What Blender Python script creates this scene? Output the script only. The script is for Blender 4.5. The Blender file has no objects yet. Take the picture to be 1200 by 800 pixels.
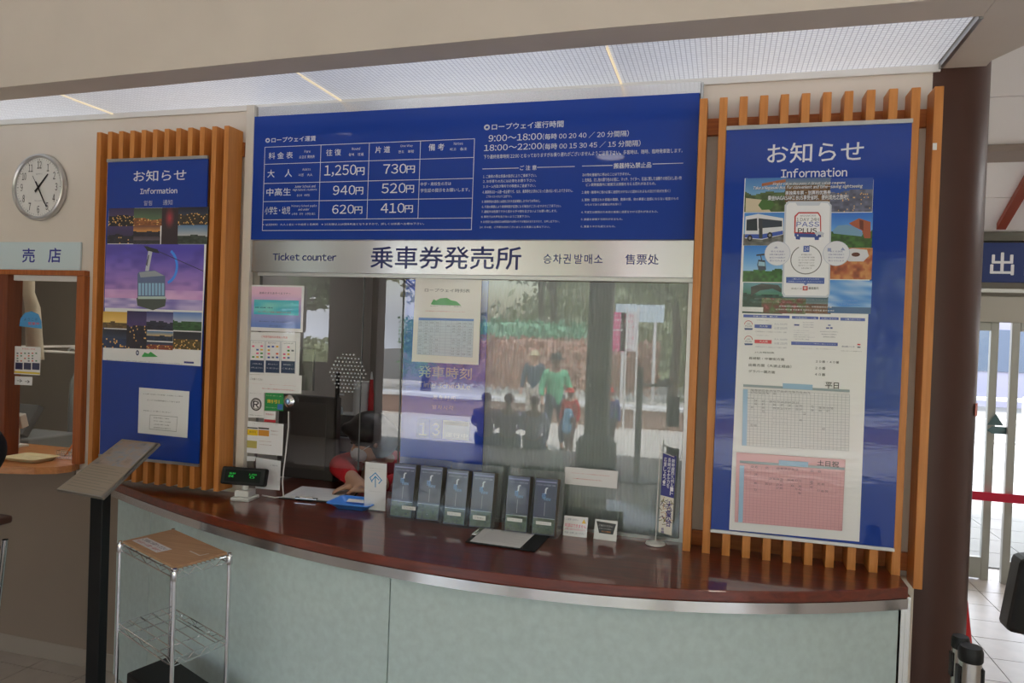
import bpy, bmesh, math, random
from mathutils import Vector, Matrix
random.seed(7)
sc = bpy.context.scene
COL = sc.collection
PI = math.pi

# ------------------------------------------------------------------ camera
EYE = 1.65
FOC, YAW, PIT, ROL = 855.96, 0.280373, -0.0136824, 0.0359467
_f = Vector((-math.sin(YAW)*math.cos(PIT), math.cos(YAW)*math.cos(PIT), math.sin(PIT)))
_r = Vector((math.cos(YAW), math.sin(YAW), 0)); _u = _r.cross(_f)
RX = _r*math.cos(ROL) + _u*math.sin(ROL); UX = -_r*math.sin(ROL) + _u*math.cos(ROL)
cd = bpy.data.cameras.new('camera'); cam = bpy.data.objects.new('camera', cd); COL.objects.link(cam)
cd.sensor_width = 36; cd.lens = FOC/1200*36; cd.clip_start = .05; cd.clip_end = 500
cam.matrix_world = Matrix(((RX.x, UX.x, -_f.x, 0), (RX.y, UX.y, -_f.y, 0), (RX.z, UX.z, -_f.z, EYE), (0, 0, 0, 1)))
sc.camera = cam
# ------------------------------------------------------------------ world, sun, exposure
wd = bpy.data.worlds.new('sky'); sc.world = wd; wd.use_nodes = True
nt = wd.node_tree; nt.nodes.clear()
sky = nt.nodes.new('ShaderNodeTexSky'); sky.sky_type = 'NISHITA'; sky.sun_disc = False
sky.sun_elevation = math.radians(48); sky.sun_rotation = math.radians(20); sky.air_density = 1.3; sky.dust_density = 3.0
bgn = nt.nodes.new('ShaderNodeBackground'); bgn.inputs['Strength'].default_value = 0.62
wo = nt.nodes.new('ShaderNodeOutputWorld')
tcw = nt.nodes.new('ShaderNodeTexCoord'); cn = nt.nodes.new('ShaderNodeTexNoise'); cn.inputs['Scale'].default_value = 2.2; cn.inputs['Detail'].default_value = 6
crp = nt.nodes.new('ShaderNodeValToRGB'); crp.color_ramp.elements[0].position = .36; crp.color_ramp.elements[1].position = .56
cmx = nt.nodes.new('ShaderNodeMixRGB'); cmx.inputs[2].default_value = (4.5, 4.8, 5.5, 1)
nt.links.new(tcw.outputs['Generated'], cn.inputs[0]); nt.links.new(cn.outputs[0], crp.inputs[0]); nt.links.new(crp.outputs[0], cmx.inputs[0]); nt.links.new(sky.outputs[0], cmx.inputs[1])
nt.links.new(cmx.outputs[0], bgn.inputs[0]); nt.links.new(bgn.outputs[0], wo.inputs[0])
sl = bpy.data.lights.new('sun', 'SUN'); sl.energy = 5.0; sl.angle = math.radians(6); sl.color = (1, .97, .93)
so = bpy.data.objects.new('sun', sl); COL.objects.link(so); so.rotation_euler = (math.radians(-20), math.radians(16), 0)
def portal(name, loc, rot, sx, sy):
    l = bpy.data.lights.new(name, 'AREA'); l.shape = 'RECTANGLE'; l.size = sx; l.size_y = sy; l.cycles.is_portal = True
    o = bpy.data.objects.new(name, l); COL.objects.link(o); o.location = loc; o.rotation_euler = rot
portal('doorway_daylight_portal', (-.5, -4.3, 1.3), (math.radians(90), 0, 0), 12, 2.8)
portal('exit_daylight_portal', (2.6, 6.2, 1.2), (math.radians(-90), 0, 0), 4, 2.4)
sc.view_settings.view_transform = 'Standard'; sc.view_settings.look = 'None'
sc.view_settings.gamma = 1; sc.view_settings.use_curve_mapping = False
sc.view_settings.exposure = 0.8

# ------------------------------------------------------------------ helpers
W = 2.75          # ticket wall plane
CT = .90          # counter height
def ray(x, y): return RX*((x-600)/FOC) + UX*((400-y)/FOC) + _f
def by(x, y, Y=W):
    d = ray(x, y); p = d*(Y/d.y); return Vector((p.x, Y, EYE+p.z))
def bz(x, y, Z=CT):
    d = ray(x, y); p = d*((Z-EYE)/d.z); return Vector((p.x, p.y, Z))
def lin(c):
    return tuple((v/12.92 if v <= .04045 else ((v+.055)/1.055)**2.4) for v in [k/255 for k in c])
MATS = {}
def mat(name, col, rough=.5, metal=0, spec=.5, noise=0, nscale=20, bump=0, coat=0, emit=0, alpha=1, aniso=0, stretch=(1, 1, 1), trans=0, ior=1.45):
    if name in MATS: return MATS[name]
    m = bpy.data.materials.new(name); m.use_nodes = True; n = m.node_tree.nodes; L = m.node_tree.links
    b = n['Principled BSDF']; c = lin(col)
    b.inputs['Base Color'].default_value = (*c, 1); b.inputs['Roughness'].default_value = rough
    b.inputs['Metallic'].default_value = metal; b.inputs['Specular IOR Level'].default_value = spec
    b.inputs['Coat Weight'].default_value = coat; b.inputs['Alpha'].default_value = alpha; b.inputs['IOR'].default_value = ior
    b.inputs['Transmission Weight'].default_value = trans; b.inputs['Coat Roughness'].default_value = .05
    if emit:
        b.inputs['Emission Color'].default_value = (*c, 1); b.inputs['Emission Strength'].default_value = emit
    if aniso: b.inputs['Anisotropic'].default_value = aniso; b.inputs['Anisotropic Rotation'].default_value = .25
    if noise or bump:
        tc = n.new('ShaderNodeTexCoord'); mp = n.new('ShaderNodeMapping'); mp.inputs['Scale'].default_value = stretch
        nz = n.new('ShaderNodeTexNoise'); nz.inputs['Scale'].default_value = nscale; nz.inputs['Detail'].default_value = 5
        L.new(tc.outputs['Object'], mp.inputs[0]); L.new(mp.outputs[0], nz.inputs['Vector'])
        if noise:
            r = n.new('ShaderNodeValToRGB'); r.color_ramp.elements[0].position = .3; r.color_ramp.elements[1].position = .7
            r.color_ramp.elements[0].color = (*[v*(1-noise) for v in c], 1); r.color_ramp.elements[1].color = (*[min(1, v*(1+noise)) for v in c], 1)
            L.new(nz.outputs[0], r.inputs[0]); L.new(r.outputs[0], b.inputs['Base Color'])
        if bump:
            bp = n.new('ShaderNodeBump'); bp.inputs['Strength'].default_value = bump; bp.inputs['Distance'].default_value = .01
            L.new(nz.outputs[0], bp.inputs['Height']); L.new(bp.outputs[0], b.inputs['Normal'])
    MATS[name] = m; return m
def glassmat(name, tint=(1, 1, 1), ior=1.5, rough=.0):
    if name in MATS: return MATS[name]
    m = bpy.data.materials.new(name); m.use_nodes = True; n = m.node_tree.nodes; L = m.node_tree.links; n.clear()
    out = n.new('ShaderNodeOutputMaterial'); mx = n.new('ShaderNodeMixShader'); t = n.new('ShaderNodeBsdfTransparent'); g = n.new('ShaderNodeBsdfGlossy')
    fr = n.new('ShaderNodeFresnel'); fr.inputs[0].default_value = ior
    t.inputs[0].default_value = (*tint, 1); g.inputs['Roughness'].default_value = rough
    L.new(fr.outputs[0], mx.inputs[0]); L.new(t.outputs[0], mx.inputs[1]); L.new(g.outputs[0], mx.inputs[2]); L.new(mx.outputs[0], out.inputs[0])
    MATS[name] = m; return m
def woodmat(name, c1, c2, rough=.4, axis='Z', scale=6, coat=0):
    if name in MATS: return MATS[name]
    m = bpy.data.materials.new(name); m.use_nodes = True; n = m.node_tree.nodes; L = m.node_tree.links; b = n['Principled BSDF']
    tc = n.new('ShaderNodeTexCoord'); mp = n.new('ShaderNodeMapping')
    mp.inputs['Scale'].default_value = {'Z': (14, 14, .8), 'X': (.8, 14, 14), 'Y': (14, .8, 14)}[axis]
    oi = n.new('ShaderNodeObjectInfo'); ad = n.new('ShaderNodeVectorMath'); ad.operation = 'ADD'
    sc2 = n.new('ShaderNodeMath'); sc2.operation = 'MULTIPLY'; sc2.inputs[1].default_value = 30
    L.new(oi.outputs['Random'], sc2.inputs[0]); L.new(tc.outputs['Object'], ad.inputs[0]); L.new(sc2.outputs[0], ad.inputs[1])
    nz = n.new('ShaderNodeTexNoise'); nz.inputs['Scale'].default_value = scale; nz.inputs['Detail'].default_value = 8; nz.inputs['Distortion'].default_value = .6
    r = n.new('ShaderNodeValToRGB'); r.color_ramp.elements[0].position = .3; r.color_ramp.elements[1].position = .72
    r.color_ramp.elements[0].color = (*lin(c1), 1); r.color_ramp.elements[1].color = (*lin(c2), 1)
    L.new(ad.outputs[0], mp.inputs[0]); L.new(mp.outputs[0], nz.inputs['Vector']); L.new(nz.outputs[0], r.inputs[0]); L.new(r.outputs[0], b.inputs['Base Color'])
    b.inputs['Roughness'].default_value = rough; b.inputs['Coat Weight'].default_value = coat; b.inputs['Coat Roughness'].default_value = .06
    MATS[name] = m; return m
def printmat(name, rough=.35, coat=0, bump=0, spec=.5):
    if name in MATS: return MATS[name]
    m = bpy.data.materials.new(name); m.use_nodes = True; n = m.node_tree.nodes; L = m.node_tree.links; b = n['Principled BSDF']
    a = n.new('ShaderNodeAttribute'); a.attribute_name = 'Col'; L.new(a.outputs['Color'], b.inputs['Base Color'])
    b.inputs['Roughness'].default_value = rough; b.inputs['Coat Weight'].default_value = coat; b.inputs['Coat Roughness'].default_value = .03; b.inputs['Specular IOR Level'].default_value = spec
    if bump:
        tc = n.new('ShaderNodeTexCoord'); mp = n.new('ShaderNodeMapping'); mp.inputs['Scale'].default_value = (1.2, 1, 7)
        nz = n.new('ShaderNodeTexNoise'); nz.inputs['Scale'].default_value = 9; bp = n.new('ShaderNodeBump')
        bp.inputs['Strength'].default_value = bump; bp.inputs['Distance'].default_value = .004
        L.new(tc.outputs['Object'], mp.inputs[0]); L.new(mp.outputs[0], nz.inputs[0]); L.new(nz.outputs[0], bp.inputs['Height'])
        L.new(bp.outputs[0], b.inputs['Coat Normal']); L.new(bp.outputs[0], b.inputs['Normal'])
    MATS[name] = m; return m

ORG = {}
def wloc(o): return ORG.get(o.name, Vector((0, 0, 0))) if o else Vector((0, 0, 0))
def link(o, parent=None, at=None):
    COL.objects.link(o)
    if parent: o.parent = parent; ORG[o.name] = wloc(parent).copy()
    else: ORG[o.name] = Vector(at) if at is not None else Vector((0, 0, 0)); o.location = ORG[o.name]
    return o
def tag(o, label=None, cat=None, group=None, kind=None):
    if label: o['label'] = label
    if cat: o['category'] = cat
    if group: o['group'] = group
    if kind: o['kind'] = kind
    return o
def thing(name, at, label, cat, group=None):
    o = bpy.data.objects.new(name, None); o.empty_display_size = .05; link(o, None, at); return tag(o, label, cat, group)
def struct_root(name, at=(0, 0, 0)):
    o = bpy.data.objects.new(name, None); o.empty_display_size = .05; link(o, None, at); return tag(o, kind='structure')
class MB:
    def __init__(s): s.v = []; s.f = []
    def add(s, vs, fs):
        k = len(s.v); s.v += [Vector(v) for v in vs]; s.f += [tuple(i+k for i in f) for f in fs]; return s
    def box(s, a, b):
        x0, y0, z0 = a; x1, y1, z1 = b
        x0, x1 = sorted((x0, x1)); y0, y1 = sorted((y0, y1)); z0, z1 = sorted((z0, z1))
        return s.add([(x0, y0, z0), (x1, y0, z0), (x1, y1, z0), (x0, y1, z0), (x0, y0, z1), (x1, y0, z1), (x1, y1, z1), (x0, y1, z1)],
                     [(0, 3, 2, 1), (4, 5, 6, 7), (0, 1, 5, 4), (1, 2, 6, 5), (2, 3, 7, 6), (3, 0, 4, 7)])
    def prism(s, pts, ex):       # pts ordered counter-clockwise seen from the side that ex points to
        n = len(pts); p = [Vector(q) for q in pts]; ex = Vector(ex)
        return s.add(p+[q+ex for q in p], [tuple(reversed(range(n))), tuple(range(n, 2*n))]+[(i, (i+1) % n, n+(i+1) % n, n+i) for i in range(n)])
    def obox(s, c, a, b, h):     # centre c, half vectors a, b, h
        c, a, b, h = map(Vector, (c, a, b, h))
        if a.cross(b).dot(h) < 0: a, b = b, a
        return s.prism([c-a-b-h, c+a-b-h, c+a+b-h, c-a+b-h], h*2)
    def tube(s, path, r, n=8, closed=False, caps=True):
        P = [Vector(p) for p in path]; rs = r if isinstance(r, (list, tuple)) else [r]*len(P); vs = []; fs = []; ref = None
        for i, p in enumerate(P):
            if closed: t = (P[(i+1) % len(P)]-P[i-1]).normalized()
            else: t = (P[min(i+1, len(P)-1)]-P[max(i-1, 0)]).normalized()
            if ref is None: ref = t.orthogonal().normalized()
            e = (ref-t*ref.dot(t)); e = e.normalized() if e.length > 1e-6 else t.orthogonal().normalized(); ref = e; g = t.cross(e)
            for k in range(n):
                an = 2*PI*k/n; vs.append(p+(e*math.cos(an)+g*math.sin(an))*rs[i])
        m = len(P)
        for i in range(m if closed else m-1):
            for k in range(n):
                j = (i+1) % m; fs.append((i*n+k, i*n+(k+1) % n, j*n+(k+1) % n, j*n+k))
        if caps and not closed: fs += [tuple(reversed(range(n))), tuple(range((m-1)*n, m*n))]
        return s.add(vs, fs)
    def lathe(s, prof, c=(0, 0, 0), axis=(0, 0, 1), n=24):
        ax = Vector(axis).normalized(); e = ax.orthogonal().normalized(); g = ax.cross(e); c = Vector(c); vs = []; fs = []
        for r, h in prof:
            for k in range(n):
                an = 2*PI*k/n; vs.append(c+ax*h+(e*math.cos(an)+g*math.sin(an))*max(r, 1e-4))
        for i in range(len(prof)-1):
            for k in range(n): fs.append((i*n+k, i*n+(k+1) % n, (i+1)*n+(k+1) % n, (i+1)*n+k))
        fs += [tuple(reversed(range(n))), tuple(range((len(prof)-1)*n, len(prof)*n))]
        return s.add(vs, fs)
    def ball(s, c, r, n=12, m=8):
        r = Vector(r) if hasattr(r, '__len__') else Vector((r, r, r)); c = Vector(c); vs = [c+Vector((0, 0, -r.z))]; fs = []
        for i in range(1, m):
            t = PI*i/m
            for k in range(n):
                a = 2*PI*k/n; vs.append(c+Vector((r.x*math.sin(t)*math.cos(a), r.y*math.sin(t)*math.sin(a), -r.z*math.cos(t))))
        vs.append(c+Vector((0, 0, r.z))); N = len(vs)-1
        for k in range(n):
            fs.append((0, 1+(k+1) % n, 1+k)); fs.append((N, N-n+k, N-n+(k+1) % n))
            for i in range(m-2): fs.append((1+i*n+k, 1+i*n+(k+1) % n, 1+(i+1)*n+(k+1) % n, 1+(i+1)*n+k))
        return s.add(vs, fs)
    def mesh(s, name, m, org, smooth=False):
        me = bpy.data.meshes.new(name); me.from_pydata([v-org for v in s.v], [], s.f); me.validate()
        if smooth: me.shade_smooth(); me.set_sharp_from_angle(angle=math.radians(smooth if smooth is not True else 40))
        me.materials.append(m); return me
    def build(s, name, m, parent=None, at=None, smooth=False, bevel=0, seg=2):
        org = wloc(parent) if parent else Vector(at if at is not None else (0, 0, 0))
        o = bpy.data.objects.new(name, s.mesh(name, m, org, smooth)); link(o, parent, at)
        if bevel:
            b = o.modifiers.new('bevel', 'BEVEL'); b.width = bevel; b.segments = seg; b.limit_method = 'ANGLE'
        return o
def struct(name, mb, m, **k): return tag(mb.build(name, m, **k), kind='structure')
def piece(name, src, parent, loc, rot=None, scale=None):     # an alike piece that shares mesh data
    o = bpy.data.objects.new(name, src); COL.objects.link(o); o.parent = parent; o.location = Vector(loc)-wloc(parent)
    if rot: o.rotation_euler = rot
    if scale: o.scale = scale
    ORG[o.name] = wloc(parent).copy()
    return o
def copy_tree(o, parent=None):
    c = o.copy(); COL.objects.link(c)
    if parent: c.parent = parent
    for ch in list(o.children): copy_tree(ch, c)
    return c
# --- text
TXT = {}
def glyph(ch):
    if ch not in TXT:
        c = bpy.data.curves.new('t', 'FONT'); c.body = ch; c.resolution_u = 2
        o = bpy.data.objects.new('t', c); COL.objects.link(o); dg = bpy.context.evaluated_depsgraph_get()
        me = bpy.data.meshes.new_from_object(o.evaluated_get(dg))
        TXT[ch] = ([v.co.copy() for v in me.vertices], [tuple(p.vertices) for p in me.polygons])
        bpy.data.objects.remove(o); bpy.data.curves.remove(c); bpy.data.meshes.remove(me)
    return TXT[ch]
_q = [v.x for v in glyph('口口')[0]]; _p = [v.x for v in glyph('口')[0]]; EM = max(_q)-max(_p)
def text_geo(body):
    """lays glyphs out; Latin letters and figures use the sans full-width forms, spaced by their own widths"""
    if ('w', body) in TXT: return TXT[('w', body)]
    x = 0; vs = []; fs = []
    for ch in body:
        if ch == ' ': x += .28*EM; continue
        if ch == '　': x += EM; continue
        asc = 33 <= ord(ch) <= 126; g, f = glyph(chr(ord(ch)+0xFEE0) if asc else ch)
        if not g: x += .5*EM; continue
        if asc:
            lo = min(v.x for v in g); hi = max(v.x for v in g); off = x-lo+.035*EM; x += hi-lo+.09*EM
        else: off = x; x += EM
        b = len(vs); vs += [Vector((v.x+off, v.y, 0)) for v in g]; fs += [tuple(i+b for i in q) for q in f]
    TXT[('w', body)] = (vs, fs); return TXT[('w', body)]
class Print:
    """flat print on a plane: origin o, in-plane axes u (right) and v (up); colours kept per face"""
    def __init__(s, o, u=(1, 0, 0), v=(0, 0, 1), dz=.000018):
        s.o = Vector(o); s.u = Vector(u).normalized(); s.w = Vector(v).normalized(); s.n = s.u.cross(s.w); s.V = []; s.F = []; s.C = []; s.k = 0; s.dz = dz
    def px(s, x, y):
        d = ray(x, y); c = Vector((0, 0, EYE)); t = (s.o-c).dot(s.n)/d.dot(s.n); p = c+d*t-s.o; return (p.dot(s.u), p.dot(s.w))
    def put(s, uv, faces, cols):
        b = len(s.V); h = s.n*(s.k*s.dz); s.k += 1
        s.V += [s.o+s.u*a+s.w*c+h for a, c in uv]; s.F += [tuple(i+b for i in f) for f in faces]
        s.C += cols if isinstance(cols, list) else [cols]*len(faces)
    def poly(s, uv, col):
        a = sum(uv[i][0]*uv[(i+1) % len(uv)][1]-uv[(i+1) % len(uv)][0]*uv[i][1] for i in range(len(uv)))
        if a < 0: uv = uv[::-1]
        s.put(uv, [tuple(range(len(uv)))], lin(col))
    def ppoly(s, pts, col): s.poly([s.px(*p) for p in pts], col)
    def r(s, x0, y0, x1, y1, col):
        (a, b), (c, d) = s.px(x0, y0), s.px(x1, y1); s.rect(a, b, c, d, col)
    def rect(s, a, b, c, d, col): s.poly([(a, d), (c, d), (c, b), (a, b)], col)
    def line(s, x0, y0, x1, y1, wd, col):
        a = Vector(s.px(x0, y0)); b = Vector(s.px(x1, y1)); s.uline(a, b, wd, col)
    def uline(s, a, b, wd, col):
        a = Vector(a); b = Vector(b); t = (b-a).normalized()*wd/2; q = Vector((-t.y, t.x)); s.poly([tuple(a-t-q), tuple(b+t-q), tuple(b+t+q), tuple(a-t+q)], col)
    def disc(s, x, y, rx, ry, col, n=20):       # centre in pixels, radii in metres
        c = s.px(x, y); s.poly([(c[0]+rx*math.cos(2*PI*i/n), c[1]+ry*math.sin(2*PI*i/n)) for i in range(n)], col)
    def ring(s, x, y, r, wd, col, n=28, a0=0, a1=2*PI):
        c = s.px(x, y); pts = [(c[0]+q*math.cos(a0+(a1-a0)*i/n), c[1]+q*math.sin(a0+(a1-a0)*i/n)) for q in (r-wd, r) for i in range(n+1)]
        s.put(pts, [(i, n+1+i, n+2+i, i+1) for i in range(n)], lin(col))
    def t(s, body, x0, y0, x1, y1, col, bold=0, ital=0):
        (a, b), (c, d) = s.px(x0, y0), s.px(x1, y1); s.tu(body, a, b, c, d, col, bold, ital)
    def tu(s, body, a, b, c, d, col, bold=0, ital=0):        # box: left a, top b, right c, bottom d
        vs, fs = text_geo(body)
        if not fs: return
        X0 = min(v.x for v in vs); X1 = max(v.x for v in vs); Y0 = min(v.y for v in vs); Y1 = max(v.y for v in vs)
        sx = (c-a)/max(X1-X0, 1e-6); sy = (b-d)/max(Y1-Y0, 1e-6)
        g = [(0, 0)] if not bold else [(-bold*.5, 0), (bold*.5, 0), (0, bold*.5), (0, -bold*.5)]
        n = len(vs); uv = [(a+(v.x-X0+ox)*sx+ital*(v.y-Y0)*sy, d+(v.y-Y0+oy)*sy) for ox, oy in g for v in vs]
        b0 = len(s.V); s.put(uv, [tuple(i+n*k for i in f) for k in range(len(g)) for f in fs], lin(col))
        for k in range(1, len(g)):
            for i in range(n): s.V[b0+k*n+i] += s.n*(k*.000003)
    def img(s, x0, y0, x1, y1, fn, nx=24, ny=18):
        (a, b), (c, d) = s.px(x0, y0), s.px(x1, y1); s.imgu(a, b, c, d, fn, nx, ny)
    def imgu(s, a, b, c, d, fn, nx, ny):
        uv = [(a+(c-a)*i/nx, d+(b-d)*j/ny) for j in range(ny+1) for i in range(nx+1)]
        fs = []; cs = []
        for j in range(ny):
            for i in range(nx):
                k = j*(nx+1)+i; fs.append((k, k+1, k+nx+2, k+nx+1)); cs.append(lin([max(0, min(255, q)) for q in fn((i+.5)/nx, (j+.5)/ny)]))
        s.put(uv, fs, cs)
    def build(s, name, parent=None, m=None):
        org = wloc(parent); me = bpy.data.meshes.new(name); me.from_pydata([v-org for v in s.V], [], s.F)
        at = me.color_attributes.new('Col', 'FLOAT_COLOR', 'CORNER'); buf = []
        for f, c in zip(s.F, s.C): buf += [c[0], c[1], c[2], 1.0]*len(f)
        at.data.foreach_set('color', buf); me.materials.append(m or printmat('printed_paper'))
        return link(bpy.data.objects.new(name, me), parent)
def vn(x, y, sd=0):
    n = math.sin(x*12.9898+y*78.233+sd*37.7)*43758.5453; return n-math.floor(n)
def sn(x, y, sd=0):       # smooth value noise
    i, j = math.floor(x), math.floor(y); f, g = x-i, y-j; f = f*f*(3-2*f); g = g*g*(3-2*g)
    return (vn(i, j, sd)*(1-f)+vn(i+1, j, sd)*f)*(1-g)+(vn(i, j+1, sd)*(1-f)+vn(i+1, j+1, sd)*f)*g
def mixc(a, b, t): t = max(0, min(1, t)); return tuple(p*(1-t)+q*t for p, q in zip(a, b))

# ------------------------------------------------------------------ materials
M_wall = mat('cream_paint', (222, 212, 200), .75, noise=.03, nscale=4, bump=.03)
M_ceil = mat('hall_ceiling_paint', (232, 226, 214), .8, noise=.02, nscale=3)
M_tile = mat('floor_tile', (176, 166, 156), .32, noise=.08, nscale=9, bump=.02)
M_grout = mat('grout', (92, 86, 80), .9)
M_slat = woodmat('orange_slat_wood', (196, 122, 56), (216, 144, 74), .42, 'Z')
M_frame = woodmat('shop_frame_wood', (150, 78, 30), (184, 104, 46), .42, 'Z')
M_railw = woodmat('slat_rail_wood', (170, 92, 36), (196, 116, 50), .45, 'X')
M_top = woodmat('reddish_counter_wood', (92, 34, 16), (126, 48, 26), .3, 'X', 4, coat=.9)
M_shoptop = woodmat('shop_counter_wood', (190, 120, 66), (212, 144, 88), .35, 'X', 5, coat=.3)
M_steel = mat('brushed_steel', (214, 214, 216), .25, 1, aniso=.95)
M_alu = mat('aluminium', (190, 190, 190), .35, 1)
M_chrome = mat('chrome', (225, 225, 228), .12, 1)
M_dark = mat('dark_plastic', (28, 27, 28), .35)
M_black = mat('black_matt', (14, 14, 15), .5)
M_white = mat('white_plastic', (226, 224, 220), .4)
M_paper = mat('white_paper', (236, 236, 234), .6)
M_green = mat('pale_green_panel', (194, 209, 207), .33, noise=.06, nscale=38, bump=.01)
M_glass = glassmat('counter_glass', (.93, .95, .94), 2.0)
M_acryl = glassmat('clear_acrylic', (.96, .97, .98), 1.45)
M_acryl2 = mat('clear_acrylic_body', (214, 220, 224), .1, alpha=.14)
M_brown = mat('brown_column_paint', (74, 46, 38), .4, noise=.05, nscale=3)
M_sign = printmat('glossy_sign_print', .4, .3, spec=.3)
M_pan = printmat('acrylic_covered_print', .5, .7, .03, spec=.25)
M_pap = printmat('printed_paper', .45, .25)
M_lam = printmat('laminated_print', .4, .7, .12)
BLUE = (2, 58, 156)

# ================================================================== SETTING
struct('floor', MB().box((-7, -4.6, -.06), (5.6, 6.3, -.006)), M_grout)
tiles_root = bpy.data.objects['floor']
tsrc = MB().box((-.1475, -.1475, -.008), (.1475, .1475, .0)).mesh('floor_tile', M_tile, Vector((0, 0, 0)))
def tile_ok(x, y):
    return (-4.3 < x < -2.4 and 1.3 < y < 2.75) or (1.0 < x < 2.7 and 3.3 < y < 6.2)
far = MB()
for i in range(-24, 19):
    for j in range(-16, 21):
        x = i*.3+.09; y = j*.3+.1
        if x < -7 or x > 5.5 or y > 6.2 or y < -4.5: continue
        if tile_ok(x, y): piece('floor_tile', tsrc, tiles_root, (x, y, random.uniform(-.0006, .0006)))
        else: far.box((x-.1475, y-.1475, -.008), (x+.1475, y+.1475, 0))
tag(far.build('floor_tile_field', M_tile, tiles_root), kind='stuff')

# ticket wall
ZT = 2.60; SX0, SX1 = -2.0, -.105        # ticket window opening
SH0, SH1 = -4.6, -2.895                  # shop window opening
wb = MB()
wb.box((-7, W, 0), (SH0, W+.14, 3.6)); wb.box((SH0, W, 1.85), (SH1, W+.14, 3.6)); wb.box((SH0, W, 0), (SH1, W+.14, .92))
wb.box((SH1, W, 0), (SX0, W+.14, 3.6)); wb.box((SX0, W, 2.56), (SX1, W+.14, 3.6)); wb.box((SX0, W, 0), (SX1, W+.14, .86)); wb.box((SX1, W, 0), (.644, W+.14, 3.6))
struct('wall_back', wb, M_wall)
struct('wall_ticket_room_right', MB().box((.50, W+.14, 0), (.644, 5.2, 3.6)), M_wall)
struct('wall_ticket_room_back', MB().box((-7, 5.2, 0), (.644, 5.34, 3.6)), mat('room_grey_paint', (150, 140, 130), .8))
struct('wall_shop_partition', MB().box((-2.75, W+.14, 0), (-2.65, 5.2, 3.0)), M_wall)
struct('ceiling_ticket_room', MB().box((-7, W+.14, 2.75), (.5, 5.2, 2.85)), M_ceil)
struct('ceiling', MB().box((-7, -4.4, 3.55), (5.6, 6.4, 3.75)), M_ceil)
struct('wall_left', MB().box((-7.15, -4.4, 0), (-7, 5.34, 3.6)), M_wall)
struct('wall_right', MB().box((5.5, -4.4, 0), (5.65, 6.4, 3.6)), M_wall)
fr_ = MB().box((-7, -4.25, 2.68), (5.5, -4.0, 3.6)).box((-7, -4.25, 0), (-6.4, -4.0, 2.68))
struct('wall_front', fr_, mat('front_wall_paint', (120, 112, 104), .7))
pil = [(-5.5, -4.72), (-1.70, -1.40), (2.3, 2.6)]
for i, (a, b) in enumerate(pil):
    struct('trim_%d' % (10+i), MB().box((a, -4.2, 0), (b, -3.95, 2.68)), mat('doorway_pillar', (120, 110, 104), .5), bevel=.01)
struct('baseboard_back', MB().box((-7, W-.012, 0), (-2.62, W-.0005, .085)), mat('base_grey', (150, 138, 126), .5), bevel=.003)
struct('wall_shop_lower', MB().box((-7, W-.011, .0855), (-2.63, W-.0005, .86)).box((-7, W-.011, .86), (-2.914, W-.0005, .92)), mat('taupe_lower_wall', (134, 118, 104), .55, noise=.03, nscale=3))  # lower wall in a darker taupe than the paint above
# cream post that ends the wall right of the counter
struct('trim_1', MB().box((.585, W-.03, 0), (.648, W-.0005, .87)), M_wall, bevel=.004)

# ---- curved soffit with luminous panels
def soff(x):      # front line of the luminous ceiling
    pts = [(-7, 2.62), (-4.5, 2.56), (-3.107, 2.46), (-1.546, 2.385), (-.39, 2.345), (.66, 2.335), (.9, 2.335)]
    for (a, b), (c, d) in zip(pts, pts[1:]):
        if a <= x <= c:
            return b+(d-b)*(x-a)/(c-a)
    return 2.335
xs = [-7, -4.5, -3.107, -2.3, -1.546, -.9, -.39, .1, .66]
sf = MB()
edge = [(x, soff(x)) for x in xs]
xr = .665
low = 2.58
# underside strip in front of the luminous panels, its vertical face and the block right of them
edge[-1] = (xr, 2.335)
fl = [(x, y-.135) for x, y in edge]; fl[-1] = (.86, 2.2)
poly = [(x, y, low) for x, y in edge]+[(x, y, low) for x, y in reversed(fl)]
sf.prism([(x, y, z) for x, y, z in reversed(poly)], (0, 0, .97)) if False else None
for i in range(len(edge)-1):
    a, b = edge[i], edge[i+1]; c, d = fl[i+1] if i+1 < len(edge)-1 else (b[0], fl[-2][1]-.01), fl[i]
    if i+1 == len(edge)-1: c = (xr, 2.2)
    sf.prism([(d[0], d[1], low), (c[0], c[1], low), (b[0], b[1], low), (a[0], a[1], low)], (0, 0, .97))
struct('trim_soffit_front', sf, M_wall)
se = MB().prism([(xr+.001, 2.2, low), (1.02, 2.2, low), (.80, 2.70, low), (.80, W-.001, low), (xr+.001, W-.001, low)], (0, 0, .97))
struct('trim_soffit_end', se, M_wall)
seams = [-6.3, -5.13, -3.93, -2.75, -1.57, -.40, .655]
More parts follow.
